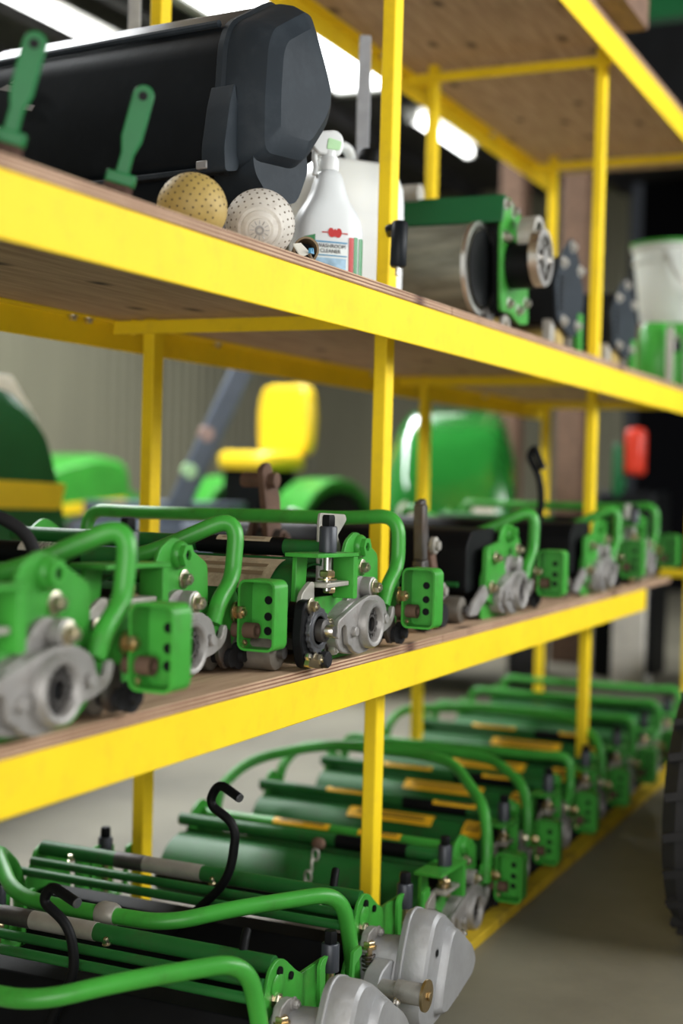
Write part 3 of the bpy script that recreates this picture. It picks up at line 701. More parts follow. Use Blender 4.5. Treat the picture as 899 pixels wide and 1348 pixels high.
    # input stub pointing at the aisle
    st = MB().lathe([(.019, 0), (.019, .06), (.024, .062), (.024, .125)], (-.105, -.045, .135), (0, -1, 0), 22).build('input_stub', 'cast', t, angle=40)
    MB().lathe([(.034, 0), (.034, .006), (.026, .008)], (-.105, -.17, .135), (0, -1, 0), 26).build('stub_flange', 'brass', st, angle=40)
    MB().hexa((-.105, -.178, .135), (0, -1, 0), .010, .006).build('stub_bolt', 'brass', st)
    MB().prism(round_poly([(-.135, .12), (-.11, .165), (-.05, .18), (.0, .15), (-.05, .10), (-.1, .105)], .015, 3), -.07, -.03).build('stub_arm', 'alu', t, bevel=.004)
    return t
gB = gear_unit('green reel unit with grey gearbox at the foot of the near yellow post', (2.91, .0, .008), GS0)
gA = copy_tree(gB, skip=('input_stub',)); gA.location = (2.43, -.03, .008)
gA['label'] = 'nearest green reel unit with grey gearbox at the bottom edge of the picture'

# ================================================================== THINGS ON THE MIDDLE SHELF
# rusty bracket behind the units
t = thing('linkage_bracket', 'rusty brown lever bracket standing behind the sharp reel unit', 'bracket', (3.33, .52, ZS1))
MB().prism(round_poly([(-.05, .0), (.07, .0), (.065, .10), (.045, .20), (.03, .33), (-.035, .42), (-.075, .40), (-.05, .30), (-.03, .2), (-.05, .1)], .015, 3), -.03, -.012).build('lever', 'rust', t, bevel=.002)
MB().prism(round_poly([(-.04, .0), (.07, .0), (.05, .16), (.04, .26), (-.0, .3), (-.03, .24), (-.05, .1)], .015, 3), .02, .035).build('lever', 'rust', t, bevel=.002)
MB().cyl((-.03, -.05, .37), (-.03, .05, .37), .02, n=16).build('pivot', 'rust', t)
MB().cyl((.01, -.05, .22), (.01, .05, .22), .022, n=16).build('pivot', 'iron', t)
bolt(t, (.01, -.05, .22), (0, -1, 0), .014, .012, 'rust')
# dark jointed linkage beside unit 4
t = thing('jointed_linkage', 'dark jointed steel linkage beside the yellow post on the middle shelf', 'steel linkage', (3.42, .09, ZS1))
m = MB(); m.bar((-.11, -.02, .32), (-.10, -.02, .18), .028, .03); m.bar((-.10, -.02, .18), (-.09, -.02, .02), .03, .04); m.build('upright', 'iron', t, bevel=.004)
m = MB(); m.bar((-.06, .0, .33), (-.03, .0, .21), .02, .035); m.build('upper_arm', 'iron', t, bevel=.004)
m = MB(); m.bar((-.03, -.012, .22), (.03, -.012, .09), .02, .036); m.build('middle_arm', 'rust', t, bevel=.004)
m = MB(); m.bar((.03, .0, .10), (.10, .0, .02), .022, .04); m.build('lower_arm', 'iron', t, bevel=.004)
for p in ((-.03, -.022, .215), (.03, -.022, .095)):
    MB().lathe([(.022, 0), (.022, .012), (.012, .013), (.012, .022)], p, (0, -1, 0), 18).build('joint_pin', 'galv', t)
m = MB().tube([(-.02, .03, .0), (-.02, .03, .11), (.02, .02, .12), (.05, .01, .0)], .02, 12); m.build('foot_loop', 'iron', t)
for x in (-.1, .0): MB().lathe([(.03, 0), (.033, .01), (.033, .03), (.03, .04)], (x, -.01, .034), (0, -1, 0), 18).build('foot_disc', 'rubber', t)
# black hose with socket end lying across the nearest units
t = thing('rubber_hose', 'black rubber hose with open socket end lying on the nearest reel units', 'hose', (2.0, .36, ZS1+.26))
MB().tube([(-.06, .13, .02), (-.03, .06, .045), (.0, -.02, .04), (.015, -.07, .01), (.02, -.09, -.04)], .012, 12, 10).build('hose', 'rubber', t, angle=60)
m = MB().lathe([(.03, -.05), (.03, 0), (.033, .01), (.033, .03), (.026, .034), (.022, .034), (.022, .0)], (-.12, .12, .03), (-.2, -.45, .75), 24, cap=False); m.build('socket', 'iron', t, angle=40)
MB().lathe([(.022, 0), (.022, .001)], (-.12, .12, .032), (-.2, -.45, .75), 18).build('bore', 'black', t)
MB().tube([(-.07, .10, .0), (-.05, .02, .05), (-.02, .0, .0)], .008, 8).build('clip_wire', 'iron', t)

def hook(label, loc, pts, r, group='black steel hooks'):
    t = thing('steel_hook', label, 'hook', loc, 0, group)
    h = MB().tube(pts, r, 12, 8).build('rod', 'black', t, angle=60)
    d = (Vector(pts[0])-Vector(pts[1])).normalized()
    MB().lathe([(r*1.02, 0), (r*.9, r*.3)], Vector(pts[0]), d, 12).build('rod_tip', 'gear_iron', t)
    return t
# on X = const planes (y, z)
def P2(l, z0): return [(dx, y, z-z0) for dx, y, z in l]
hook('tall black curled hook standing in front of the arched handle', (2.78, .3, .0),
     [(-.02, -.036, .522), (0, .030, .545), (0, .055, .495), (0, -.02, .455), (0, -.005, .33), (.01, .14, .19)], .0105)
hook('black curled hook at lower left over the near reel unit', (2.30, .3, .0),
     [(-.02, .055, .40), (0, .13, .418), (0, .152, .385), (0, .085, .345), (0, .068, .26), (0, .12, .16), (0, .16, .06)], .0105)
hook('blurred dark hook standing near the far yellow post', (4.55, .13, ZS1),
     [(0, .0, .43), (0, .03, .50), (0, .05, .47), (0, .01, .40), (0, .0, .33), (0, .04, .0)], .012)

# ================================================================== THINGS ON THE UPPER SHELF
ZS2 = 1.667
# big black plastic hood
hd = thing('plastic_hood', 'large black moulded plastic hood leaning on the top left shelf', 'hood', (2.70, .185, ZS2), math.radians(-8.6))
# section in local x,z ; extruded along local +y
sec = [(-.21, .20), (-.215, .34), (-.20, .47), (-.165, .515), (.06, .595), (.11, .59), (.24, .46), (.285, .40), (.25, .33), (.08, .21)]
def hx(x): return -.125+(x+.215)*.60
sec = round_poly([(hx(x), z) for x, z in sec], .035, 4)
def hs(k, y, dx=0, dz=0, cx=.02, cz=.40): return [(cx+(x-cx)*k+dx, y, cz+(z-cz)*k+dz) for x, z in sec]
bd = MB().loft([hs(.985, .065), hs(.99, .08), hs(.97, .86, 0, .02), hs(.9, .89, 0, .02)]).build('body', 'black_plastic', hd, angle=32)
MB().loft([hs(.985, .07), hs(1.02, .065), hs(1.025, .05), hs(.99, .042)]).build('flange', 'grey_plastic', hd, angle=32)
cp = MB().loft([hs(.985, .045), hs(.975, .02), hs(.93, -.01), hs(.82, -.045), hs(.62, -.065)]).build('end_cap', 'grey_plastic', hd, angle=28)
MB().loft([[(hx(x), y, z) for x, z in round_poly([(-.19, .30), (-.17, .20), (-.05, .14), (.09, .16), (.16, .24), (.10, .33), (-.10, .33)], .03, 4)] for y in (.09, .01, -.02)]).build('chin', 'grey_plastic', hd, angle=30)
MB().prism(round_poly([(-.155, .19), (-.11, .20), (-.112, .31), (-.130, .38), (-.145, .33), (-.160, .24)], .012, 3), .01, .07).build('side_flap', 'grey_plastic', hd, bevel=.006)
MB().prism(round_poly([(hx(-.19), .0), (hx(.15), .0), (hx(.17), .20), (hx(.1), .26), (hx(-.17), .24), (hx(-.215), .20)], .02, 3), .10, .82).build('base', 'black_plastic', hd, bevel=.006)
MB().box((-.15, .06, .195), (-.11, .82, .207)).build('ledge', 'grey_plastic', hd, bevel=.004)
MB().box((-.16, .055, .20), (-.13, .085, .218)).build('catch', 'alu', hd, bevel=.003)
for (y, z, a) in ((.62, .45, .3), (.60, .39, -.2), (.66, .44, .5)):
    MB().prism([(y, z), (y+.05, z+.012), (y+.02, z+.02), (y-.01, z+.012)], -.1265, -.1235, 'yz').build('scuff', 'alu', hd)
MB().tube([(hx(-.17), .08, .517), (hx(-.17), .86, .525)], .008, 8).build('top_rib', 'grey_plastic', hd)

# green handled brushes
def brush(label, loc, rx, ry, rz):
    t = thing('hand_brush', label, 'brush', loc, 0, 'green handled brushes'); t.rotation_euler = (rx, ry, rz); t.scale = (.8, .8, .8)
    out = []
    prof = [(-.014, .0), (-.013, .045), (-.0215, .075), (-.0215, .165)]
    pl = prof+[(-.0215*math.cos(math.radians(a)), .165+.0215*math.sin(math.radians(a))) for a in range(15, 180, 15)]+[(-x, z) for x, z in reversed(prof)]
    # two halves round the hanging hole
    n = len(pl); hole = circ(0, .163, .0095, n); 
    MBh = MB(); MBh.prism(pl, -.0065, .0065); MBh.build('handle', 'handle_green', t, bevel=.003)
    MB().ring((0, -.0070, .163), (0, 1, 0), .0125, .0095, .014, 24).build('hole_rim', 'handle_green', t)
    MB().lathe([(.0095, -.0072), (.0095, .0072)], (0, 0, .163), (0, 1, 0), 20).build('hanging_hole', 'black', t)
    MB().box((-.03, -.012, -.02), (.03, .012, .005)).build('block', 'handle_green', t, bevel=.004)
    b = MB(); r = random.Random(5)
    for i in range(130):
        x, y = r.uniform(-.027, .027), r.uniform(-.010, .010)
        b.bar((x, y, -.018), (x+r.uniform(-.012, .012), y+r.uniform(-.01, .01), -.05-r.uniform(0, .008)), .0016, .0016)
    o = b.build('bristles', 'bristle', t); o['kind'] = 'stuff'
    return t
brush('green handled brush at the far left end of the top shelf', (1.64, .05, ZS2+.046), 0, math.radians(14), math.radians(-62))
brush('green handled brush in front of the middle of the black hood', (1.93, .055, ZS2+.046), 0, math.radians(14), math.radians(-62))
MB_ = MB(); r = random.Random(8)
rb = thing('scrub_brush', 'worn brown bristle brush lying at the left edge of the top shelf', 'brush', (1.52, .07, ZS2))
MB().prism(round_poly([(-.1, .035), (.06, .035), (.07, .05), (-.1, .06)], .008, 3), -.025, .025).build('block', 'timber', rb, bevel=.003)
for i in range(260):
    x, y = r.uniform(-.1, .07), r.uniform(-.022, .022); MB_.bar((x, y, .04), (x+r.uniform(-.02, .03), y+r.uniform(-.015, .015), .001+r.uniform(0, .01)), .002, .002)
o = MB_.build('bristles', 'bristle', rb); o['kind'] = 'stuff'

# perforated balls
def ball(label, loc, material, axis, r=.066, seed=1, hub=True):
    t = thing('perforated_ball', label, 'ball', loc, 0, 'perforated balls on the top shelf')
    ax = Vector(axis).normalized()
    MB().sphere((0, 0, 0), r, 36, 20, axis=ax).build('shell', material, t, angle=60)
    q = Vector((0, 0, 1)).rotation_difference(ax); m = MB()
    for row in range(11):
        th = math.radians(30+row*12.5); n = max(6, int(30*math.sin(th)))
        for k in range(n):
            g = 2*PI*(k+.5*(row % 2))/n
            d = q @ Vector((math.sin(th)*math.cos(g), math.sin(th)*math.sin(g), math.cos(th)))
            m.lathe([(.0022, -.001), (.0022, .0004)], d*r, d, 6)
    m.build('perforations', 'dot_brown', t)['kind'] = 'stuff'
    if hub:
        m = MB().lathe([(.046, .044), (.047, .054), (.042, .060), (.036, .060), (.035, .066), (.027, .072), (.022, .072), (.021, .077), (.012, .078)], (0, 0, 0), ax, 32); m.build('hub', material, t, angle=30)
        MB().ring(ax*.078, ax, .009, .005, .004, 16).build('hub_eye', 'cast', t)
        m = MB(); u = ax.cross(Vector((0, 0, 1))).normalized(); v = ax.cross(u)
        for k in range(12):
            g = 2*PI*k/12; d = u*math.cos(g)+v*math.sin(g); m.bar(ax*.0785+d*.011, ax*.0778+d*.019, .0013, .0013)
        m.build('hub_spoke', 'cast', t)
    return t
ball('mustard yellow perforated ball lying on the top shelf', (2.30, .145, ZS2+.066), 'ball_gold', (-.1, .9, .35), .066, hub=False)
ball('white perforated ball with stepped hub lying on the top shelf', (2.475, .095, ZS2+.064), 'ball_white', (-.80, -.42, -.30), .069)
MB_ = None
# small card tube and scraps in front of the bottle
t = thing('card_tube', 'short brown card tube lying before the spray bottle', 'tube', (2.605, .06, ZS2+.027))
MB().lathe([(.022, -.04), (.026, -.04), (.026, .04), (.022, .04), (.022, -.04)], (0, 0, 0), (.85, .5, 0), 26, cap=False).build('sleeve', 'cardboard', t, angle=50)
MB().lathe([(.0225, 0), (.0225, .002)], (.02, .012, 0), (.85, .5, 0), 22).build('plug', 'black', t)
t = thing('label_scrap', 'crumpled white scrap of label beside the white ball', 'paper', (2.535, .03, ZS2))
MB().add([(-.03, -.01, .0), (.0, -.016, .012), (.03, -.01, .0), (-.025, .01, .028), (.004, .008, .034), (.028, .012, .026), (-.03, -.012, .001), (.0, -.018, .013), (.03, -.012, .001), (-.025, .008, .029), (.004, .006, .035), (.028, .01, .027)],
         [(0, 1, 4, 3), (1, 2, 5, 4), (6, 9, 10, 7), (7, 10, 11, 8), (0, 3, 9, 6), (2, 8, 11, 5), (0, 6, 7, 1), (1, 7, 8, 2), (3, 4, 10, 9), (4, 5, 11, 10)]).build('scrap', 'paper', t)
MB().prism([(-.008, .012), (.008, .012), (.004, .024), (.0, .014), (-.006, .022)], -.022, -.0165).build('print_mark', 'label_blue', t)

# spray bottle
def sup(hx, hy, z, n=40, e=3.2, cx=0, cy=0):
    out = []
    for k in range(n):
        g = 2*PI*k/n; c, s = math.cos(g), math.sin(g)
        out.append((cx+hx*math.copysign(abs(c)**(2/e), c), cy+hy*math.copysign(abs(s)**(2/e), s), z))
    return out
# local frame: front faces -y, width along x
sb = thing('spray_bottle', 'white trigger spray bottle with green and red label', 'bottle', (2.98, .19, ZS2), math.radians(-90+24.74+22)); sb.scale = (1.04, 1.04, 1.04)
prof = [(.072, .040, 0), (.077, .045, .006), (.078, .046, .02), (.078, .046, .135), (.074, .045, .155), (.062, .041, .178), (.048, .037, .20), (.038, .033, .225), (.031, .029, .25), (.024, .024, .262), (.0175, .0175, .266), (.0175, .0175, .272)]
MB().loft([sup(a, b, z, e=3.4 if z < .19 else 2.6) for a, b, z in prof]).build('bottle', 'milky', sb, angle=50)
m = MB().lathe([(.0215, .266), (.0225, .27), (.0225, .292), (.019, .297), (.016, .297), (.016, .31)], (0, 0, 0), (0, 0, 1), 24); m.build('collar', 'white_plastic', sb, angle=40)
head = round_poly([(-.030, .300), (.022, .300), (.030, .322), (.028, .345), (.012, .357), (-.020, .352), (-.040, .345), (-.048, .330), (-.046, .318)], .008, 3)
hh = MB().prism(head, -.013, .013).build('trigger_head', 'white_plastic', sb, bevel=.004)
MB().prism(round_poly([(-.012, .312), (.020, .312), (.024, .332), (-.008, .338)], .005, 3), -.0145, .0145).build('head_insert', 'spray_green', hh, bevel=.001)
MB().tube([(-.030, 0, .322), (-.036, 0, .298), (-.030, 0, .272), (-.034, 0, .255)], .0065, 10).build('trigger', 'white_plastic', sb, angle=60)
MB().lathe([(.009, 0), (.009, .012), (.007, .014)], (-.044, 0, .333), (-1, 0, .1), 14).build('nozzle', 'white_plastic', hh)
def patch(x0, x1, z0, z1, name, material, parent, off=.0009, curve=None):
    """thin patch lying on the bottle front (superellipse, e 3.4)"""
    N_ = 14; vs = []; fs = []
    for i in range(N_+1):
        x = x0+(x1-x0)*i/N_
        for z in (z0 if not callable(z0) else z0(x), z1 if not callable(z1) else z1(x)):
            tz = max(0, min(1, (z-.135)/.045)); hx, hy = .078-.016*tz, .046-.005*tz
            y = -hy*max(0, 1-abs(x/hx)**3.4)**(1/3.4)
            vs.append((x*1.002, y-off, z))
    for i in range(N_): fs.append((2*i, 2*i+2, 2*i+3, 2*i+1))
    return MB().add(vs, fs).build(name, material, parent, angle=80)
lb = patch(-.066, .046, .035, lambda x: .152-.9*max(0, abs(x+.01)-.02)**2*3, 'label', 'label_white', sb)
patch(-.068, -.045, .098, lambda x: .112+.25*(x+.068), 'label_flash', 'label_green', sb, .0013)
patch(-.048, .030, .101, .104, 'label_line', 'label_blue', sb, .0014)
patch(-.042, .030, .072, .0745, 'label_line', 'label_blue', sb, .0014)
patch(-.05, .028, .02, .068, 'label_picture', 'label_pale', sb, .0012)
patch(.034, .046, .02, lambda x: .116-.0*x, 'label_band', 'label_red', sb, .0014)
patch(.0465, .0565, .02, lambda x: .118, 'label_band', 'label_green', sb, .0014)
patch(.0605, .0765, .02, lambda x: .117-30*(x-.066)**2, 'label_band', 'label_green', sb, .0014)
def on_front(x, z, off=.0016):
    y = -.046*max(0, 1-abs(x/.078)**3.4)**(1/3.4)-off
    return Matrix(((1, 0, 0, x), (0, 0, -1, y), (0, 1, 0, z), (0, 0, 0, 1)))
text('label_text', 'WASHROOM', .0115, 'ink', sb, on_front(-.008, .0935), 1.0)
text('label_text', 'CLEANER', .0115, 'ink', sb, on_front(-.010, .0825), 1.0)
# red winged emblem
em = [(-.030, .1215), (-.016, .1225), (-.015, .119), (-.012, .1145), (-.007, .113), (-.0, .1155), (.007, .113), (.012, .1145), (.015, .119), (.016, .1225), (.030, .1215), (.030, .1245), (.016, .1245), (.016, .128), (.012, .1335), (.006, .1335), (.0035, .129), (.0, .1325), (-.0035, .129), (-.006, .1335), (-.012, .1335), (-.016, .128), (-.016, .1245), (-.030, .1245)]
MB().prism(em, -.0475, -.0468).build('label_emblem', 'label_red', sb)

# jerrycan
jc = thing('jerrycan', 'translucent white jerrycan behind the spray bottle', 'canister', (3.42, .345, ZS2), math.radians(-90+24.74+26)); jc.scale = (1.2, 1.2, 1.2)
jp = [(.105, .075, 0), (.112, .082, .008), (.114, .084, .03), (.114, .084, .24), (.112, .082, .275), (.095, .070, .318), (.08, .058, .328)]
MB().loft([sup(a, b, z, 44, 5) for a, b, z in jp]).build('body', 'milky', jc, angle=40)
MB().lathe([(.026, 0), (.028, .005), (.028, .035), (.024, .04)], (.05, -.01, .325), (0, 0, 1), 24).build('cap', 'black', jc, angle=40)
MB().tube([(-.07, 0, .318), (-.065, 0, .365), (.0, 0, .368), (.015, 0, .322)], .012, 12).build('handle', 'milky', jc, angle=60)
m = MB()
for z in (.09, .16, .215): m.loft([sup(.1148, .0848, z+dz, 44, 5) for dz in (-.002, 0, .002)], cap=False)
m.build('moulded_rib', 'milky', jc, angle=60)
# grey flat-handled scrapers standing behind
def scraper(label, loc, h):
    t = thing('floor_scraper', label, 'scraper', loc, 0, 'grey handled scrapers'); t.rotation_euler = (0, 0, math.radians(-60))
    MB().prism(round_poly([(-.06, 0), (.06, 0), (.055, .02), (.03, .34), (.0, .40), (-.03, .34), (-.055, .02)], .012, 3), -.012, .012).build('head', 'black', t, bevel=.004)
    MB().prism(round_poly([(-.017, .36), (.017, .36), (.019, .6), (.016, h), (-.016, h), (-.018, .6)], .006, 3), -.006, .006).build('handle', 'strap', t, bevel=.002)
    return t
scraper('grey flat handle with black head rising behind the white jerrycan', (3.63, .40, ZS2), .80)
scraper('grey flat handle rising behind the black plastic hood', (3.28, .93, ZS2), .98)

# green powered roller unit
ru = thing('roller_brush_unit', 'green powered roller unit with steel drum behind the yellow post', 'roller unit', (4.02, .12, ZS2+.0))
sp = round_poly([(-.03, .07), (-.04, .13), (-.05, .30), (-.03, .405), (.02, .41), (.19, .355), (.20, .27), (.22, .16), (.23, .06), (.15, .05), (.05, .075)], .015, 3)
MB().prism(sp, -.02, -.008).build('side_plate', 'green', ru, bevel=.002)
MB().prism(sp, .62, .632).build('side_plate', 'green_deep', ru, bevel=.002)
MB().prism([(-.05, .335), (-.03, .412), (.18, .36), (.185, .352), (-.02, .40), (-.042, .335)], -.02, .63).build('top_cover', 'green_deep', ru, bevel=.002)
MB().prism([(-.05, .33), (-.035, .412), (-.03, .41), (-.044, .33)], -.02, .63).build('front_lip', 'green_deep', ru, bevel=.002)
MB().prism([(.03, .06), (.0, .33), (.17, .34), (.19, .06)], .005, .62).build('inner_housing', 'black', ru)
dr = MB().lathe([(.12, 0), (.128, .004), (.128, .50), (.12, .504)], (-.085, .03, .19), (0, 1, 0), 40).build('drum', 'olive_drum', ru, angle=50)
for y in (.03, .50): MB().ring((-.085, y, .19), (0, 1, 0), .135, .112, .014, 40).build('drum_rim', 'steel', dr, angle=40)
MB().lathe([(.001, -.505), (.11, -.505), (.11, -.503), (.001, -.503)], (-.085, .53, .19), (0, 1, 0), 30, cap=False).build('drum_end', 'black', dr)
MB().lathe([(.07, 0), (.07, .07), (.064, .075)], (.05, -.02, .215), (0, -1, 0), 28).build('motor', 'black', ru)
wh = MB().ring((.05, -.095, .235), (0, -1, 0), .085, .066, .028, 36).build('motor_wheel', 'steel', ru, angle=40)
m = MB()
for k in range(8):
    g = 2*PI*k/8; m.bar((.05+.02*math.cos(g), -.11, .235+.02*math.sin(g)), (.05+.07*math.cos(g), -.11, .235+.07*math.sin(g)), .012, .014, (0, 1, 0))
m.lathe([(.026, 0), (.026, .03)], (.05, -.095, .235), (0, -1, 0), 20); m.build('wheel_spoke', 'steel', wh)
MB().ring((.06, -.05, .30), (0, -1, 0), .06, .045, .05, 30).build('vent_ring', 'galv', ru)
for (x, z) in ((-.02, .385), (.05, .375), (.13, .345), (-.025, .29), (.0, .29), (.19, .12), (.03, .10), (.12, .09)):
    bolt(ru, (x, -.02, z), (0, -1, 0), .013, .012, 'steel')
MB().lathe([(.03, 0), (.034, .005), (.034, .6), (.03, .605)], (.06, .01, .036), (0, 1, 0), 24).build('roller', 'ball_gold', ru, angle=50)
for y in (.005, .61): MB().ring((.06, y, .036), (0, -1, 0), .036, .02, .01, 24).build('roller_rim', 'galv', ru)
MB().cyl((-.02, .25, .43), (-.02, .60, .43), .03, n=20).build('top_pipe', 'galv', ru, angle=60)
MB().box((-.04, .02, .0), (.02, .05, .08)).build('foot', 'iron', ru, bevel=.003); MB().box((-.04, .58, .0), (.02, .61, .08)).build('foot', 'iron', ru, bevel=.003)
MB().box((.12, .02, .0), (.18, .05, .08)).build('foot', 'iron', ru, bevel=.003)
# small black roller handle hanging on the post
t = thing('grip_roller', 'small black grip roller clipped to the near yellow post', 'grip', (3.16, .085, 1.80))
MB().lathe([(.016, -.055), (.020, -.05), (.020, .05), (.016, .055)], (0, 0, 0), (0.05, 0, 1), 22).build('grip', 'black_plastic', t, angle=50)
MB().lathe([(.006, -.075), (.006, -.055)], (0, 0, 0), (.05, 0, 1), 10).build('pin', 'steel', t)
MB().tube([(.0, 0, .04), (.0, .03, .042), (.05, .045, .035)], .009, 10).build('clip', 'black_plastic', t)

# two black slitter cassettes
def cassette(label, loc):
    t = thing('blade_cassette', label, 'machine part', loc, 0, 'black cassettes on the top shelf')
    pl = round_poly([(-.09, .10), (-.11, .20), (-.06, .30), (.0, .36), (.06, .30), (.10, .20), (.08, .08), (.0, .06)], .012, 3)
    MB().prism(pl, -.02, -.01).build('end_plate', 'grey_plastic', t, bevel=.002); MB().prism(pl, .55, .56).build('end_plate', 'grey_plastic', t, bevel=.002)
    MB().prism([(-.09, .09), (-.10, .20), (-.05, .29), (.04, .29), (.08, .2), (.07, .09)], -.008, .55).build('housing', 'black', t)
    m = MB()
    for k in range(6): m.box((-.085, -.025, .13+.018*k), (-.06, -.02, .138+.018*k))
    m.build('vent_slot', 'black', t)
    for (x, z) in ((.0, .33), (-.06, .27), (.05, .10), (-.05, .10), (.06, .27)): bolt(t, (x, -.02, z), (0, -1, 0), .012, .01, 'galv')
    MB().lathe([(.028, 0), (.03, .005), (.03, .55), (.028, .555)], (-.03, .0, .055), (0, 1, 0), 20).build('roller', 'ball_gold', t, angle=50)
    for x in (-.08, .06): MB().box((x-.012, .0, 0), (x+.012, .03, .10)).build('foot', 'galv', t, bevel=.002)
    MB().box((.05, -.03, .02), (.075, -.01, .14)).build('green_strap', 'green', t, bevel=.002)
    return t
c1 = cassette('black cassette with grey pointed end plate next to the green roller unit', (4.72, .12, ZS2)); c1.scale = (1.7, 1, 1.13)
c2 = cassette('black cassette with grey end plate in front of the white bucket', (5.50, .12, ZS2)); c2.scale = (2.0, 1, 1.05)

# bucket on green boxes
bk = thing('bucket', 'white plastic bucket with green rim at the right edge of the top shelf', 'bucket', (6.55, .14, ZS2+.30)); bk.scale = (1.12, 1.12, 1.12)
m = MB().lathe([(.0001, 0), (.125, 0), (.13, .005), (.165, .30), (.175, .305), (.175, .32), (.16, .32), (.155, .30), (.12, .012), (.0001, .012)], (0, 0, 0), (0, 0, 1), 36, cap=False); m.build('pail', 'bucket_white', bk, angle=40)
MB().ring((0, 0, .318), (0, 0, 1), .178, .158, .014, 36).build('rim', 'green', bk, angle=40)
MB().ring((0, 0, .25), (0, 0, 1), .168, .155, .008, 36).build('moulded_band', 'bucket_white', bk)
MB().tube([(-.17, 0, .28), (-.19, -.05, .18), (-.18, -.1, .12), (-.1, -.19, .10), (.1, -.2, .14), (.17, 0, .28)], .005, 8).build('wire_handle', 'steel', bk)
for i, (x, y, h, lb_) in enumerate(((5.98, .08, .25, 'green upright cylinder housing left of the bucket stand'), (6.28, .06, .28, 'green upright cylinder housing under the white bucket'), (6.72, .06, .28, 'green upright cylinder housing at the far right under the bucket'))):
    t = thing('cylinder_housing', lb_, 'machine part', (x, y, ZS2), 0, 'green housings under the bucket')
    MB().loft([sup(a, b, z, 28, 3) for a, b, z in ((.085, .07, 0), (.09, .075, .01), (.085, .07, h-.03), (.06, .05, h))]).build('shell', 'green', t, angle=40)
    MB().box((-.11, -.09, .0), (-.095, -.06, h*.9)).build('rail', 'galv', t, bevel=.003)
    MB().lathe([(.025, 0), (.022, .03)], (-.04, -.072, h*.6), (-.3, -1, 0), 16).build('port', 'black', t)
    bolt(t, (.02, -.075, h*.75), (0, -1, 0), .014, .012, 'steel')
t = thing('support_board', 'pale board carrying the white bucket', 'board', (6.5, .24, ZS2))
m = MB(); m.box((-.10, -.10, 0), (.10, .10, .298)); m.build('block', 'timber', t, bevel=.004)

# things on the top shelf
t = thing('timber_offcut', 'brown timber offcut sticking out over the highest beam', 'timber', (5.05, .10, 2.876))
MB().box((-.30, -.14, 0), (.08, .6, .11)).build('plank', 'timber', t, bevel=.004)
MB().box((-.32, -.10, .112), (.07, .62, .2)).build('plank', 'timber', t, bevel=.004)
t = thing('black_crate', 'black crate under the green cover at the top right corner', 'crate', (6.75, .10, 2.876))
MB().loft([sup(.26, .30, z, 32, 6, .05, .24) for z in (0, .02)]+[sup(.28, .32, z, 32, 6, .05, .24) for z in (.44, .46)]).build('tub', 'black', t, angle=40)
MB().ring((.05, .24, .44), (0, 0, 1), .30, .20, .012, 4).build('rim', 'black', t)
t = thing('metal_cover', 'dark green metal cover at the very top right corner', 'cover', (6.75, .10, 2.876+.466))
MB().prism(round_poly([(-.2, 0), (.3, 0), (.3, .2), (.2, .32), (-.15, .32), (-.2, .2)], .06, 4), -.02, .5).build('shell', 'green_deep', t, bevel=.01)
MB().box((-.22, -.03, 0), (.32, .52, .03)).build('lip', 'dark_green', t, bevel=.004)

# ================================================================== BACKGROUND MACHINES
def wheel(parent, c, r, w, name='wheel'):
    cx, cy, cz = c
    o = MB().lathe([(r*.55, -w*.4), (r*.9, -w*.5), (r, -w*.35), (r, w*.35), (r*.9, w*.5), (r*.55, w*.4)], c, (0, 1, 0), 36).build(name, 'tread', parent, angle=40)
    m = MB()
    for k in range(22):
        g = 2*PI*k/22; d = Vector((math.cos(g), 0, math.sin(g)))
        for s in (-1, 1): m.bar(Vector(c)+d*(r*.985)+Vector((0, s*w*.04, 0)), Vector(c)+d*(r*.985)+Vector((0, s*w*.46, 0))+Vector((-d.z, 0, d.x))*r*.08, r*.06, r*.06, d)
    m.build('tread_lugs', 'tread', o)
    MB().lathe([(r*.56, -w*.3), (r*.5, -w*.1), (r*.2, -w*.15), (r*.15, -w*.3), (.001, -w*.3)], c, (0, 1, 0), 28).build('rim', 'seat_yellow', o)
    MB().lathe([(r*.56, -w*.3), (r*.5, -w*.1), (r*.2, -w*.15), (r*.15, -w*.3), (.001, -w*.3)], c, (0, -1, 0), 28).build('rim', 'seat_yellow', o)
    return o
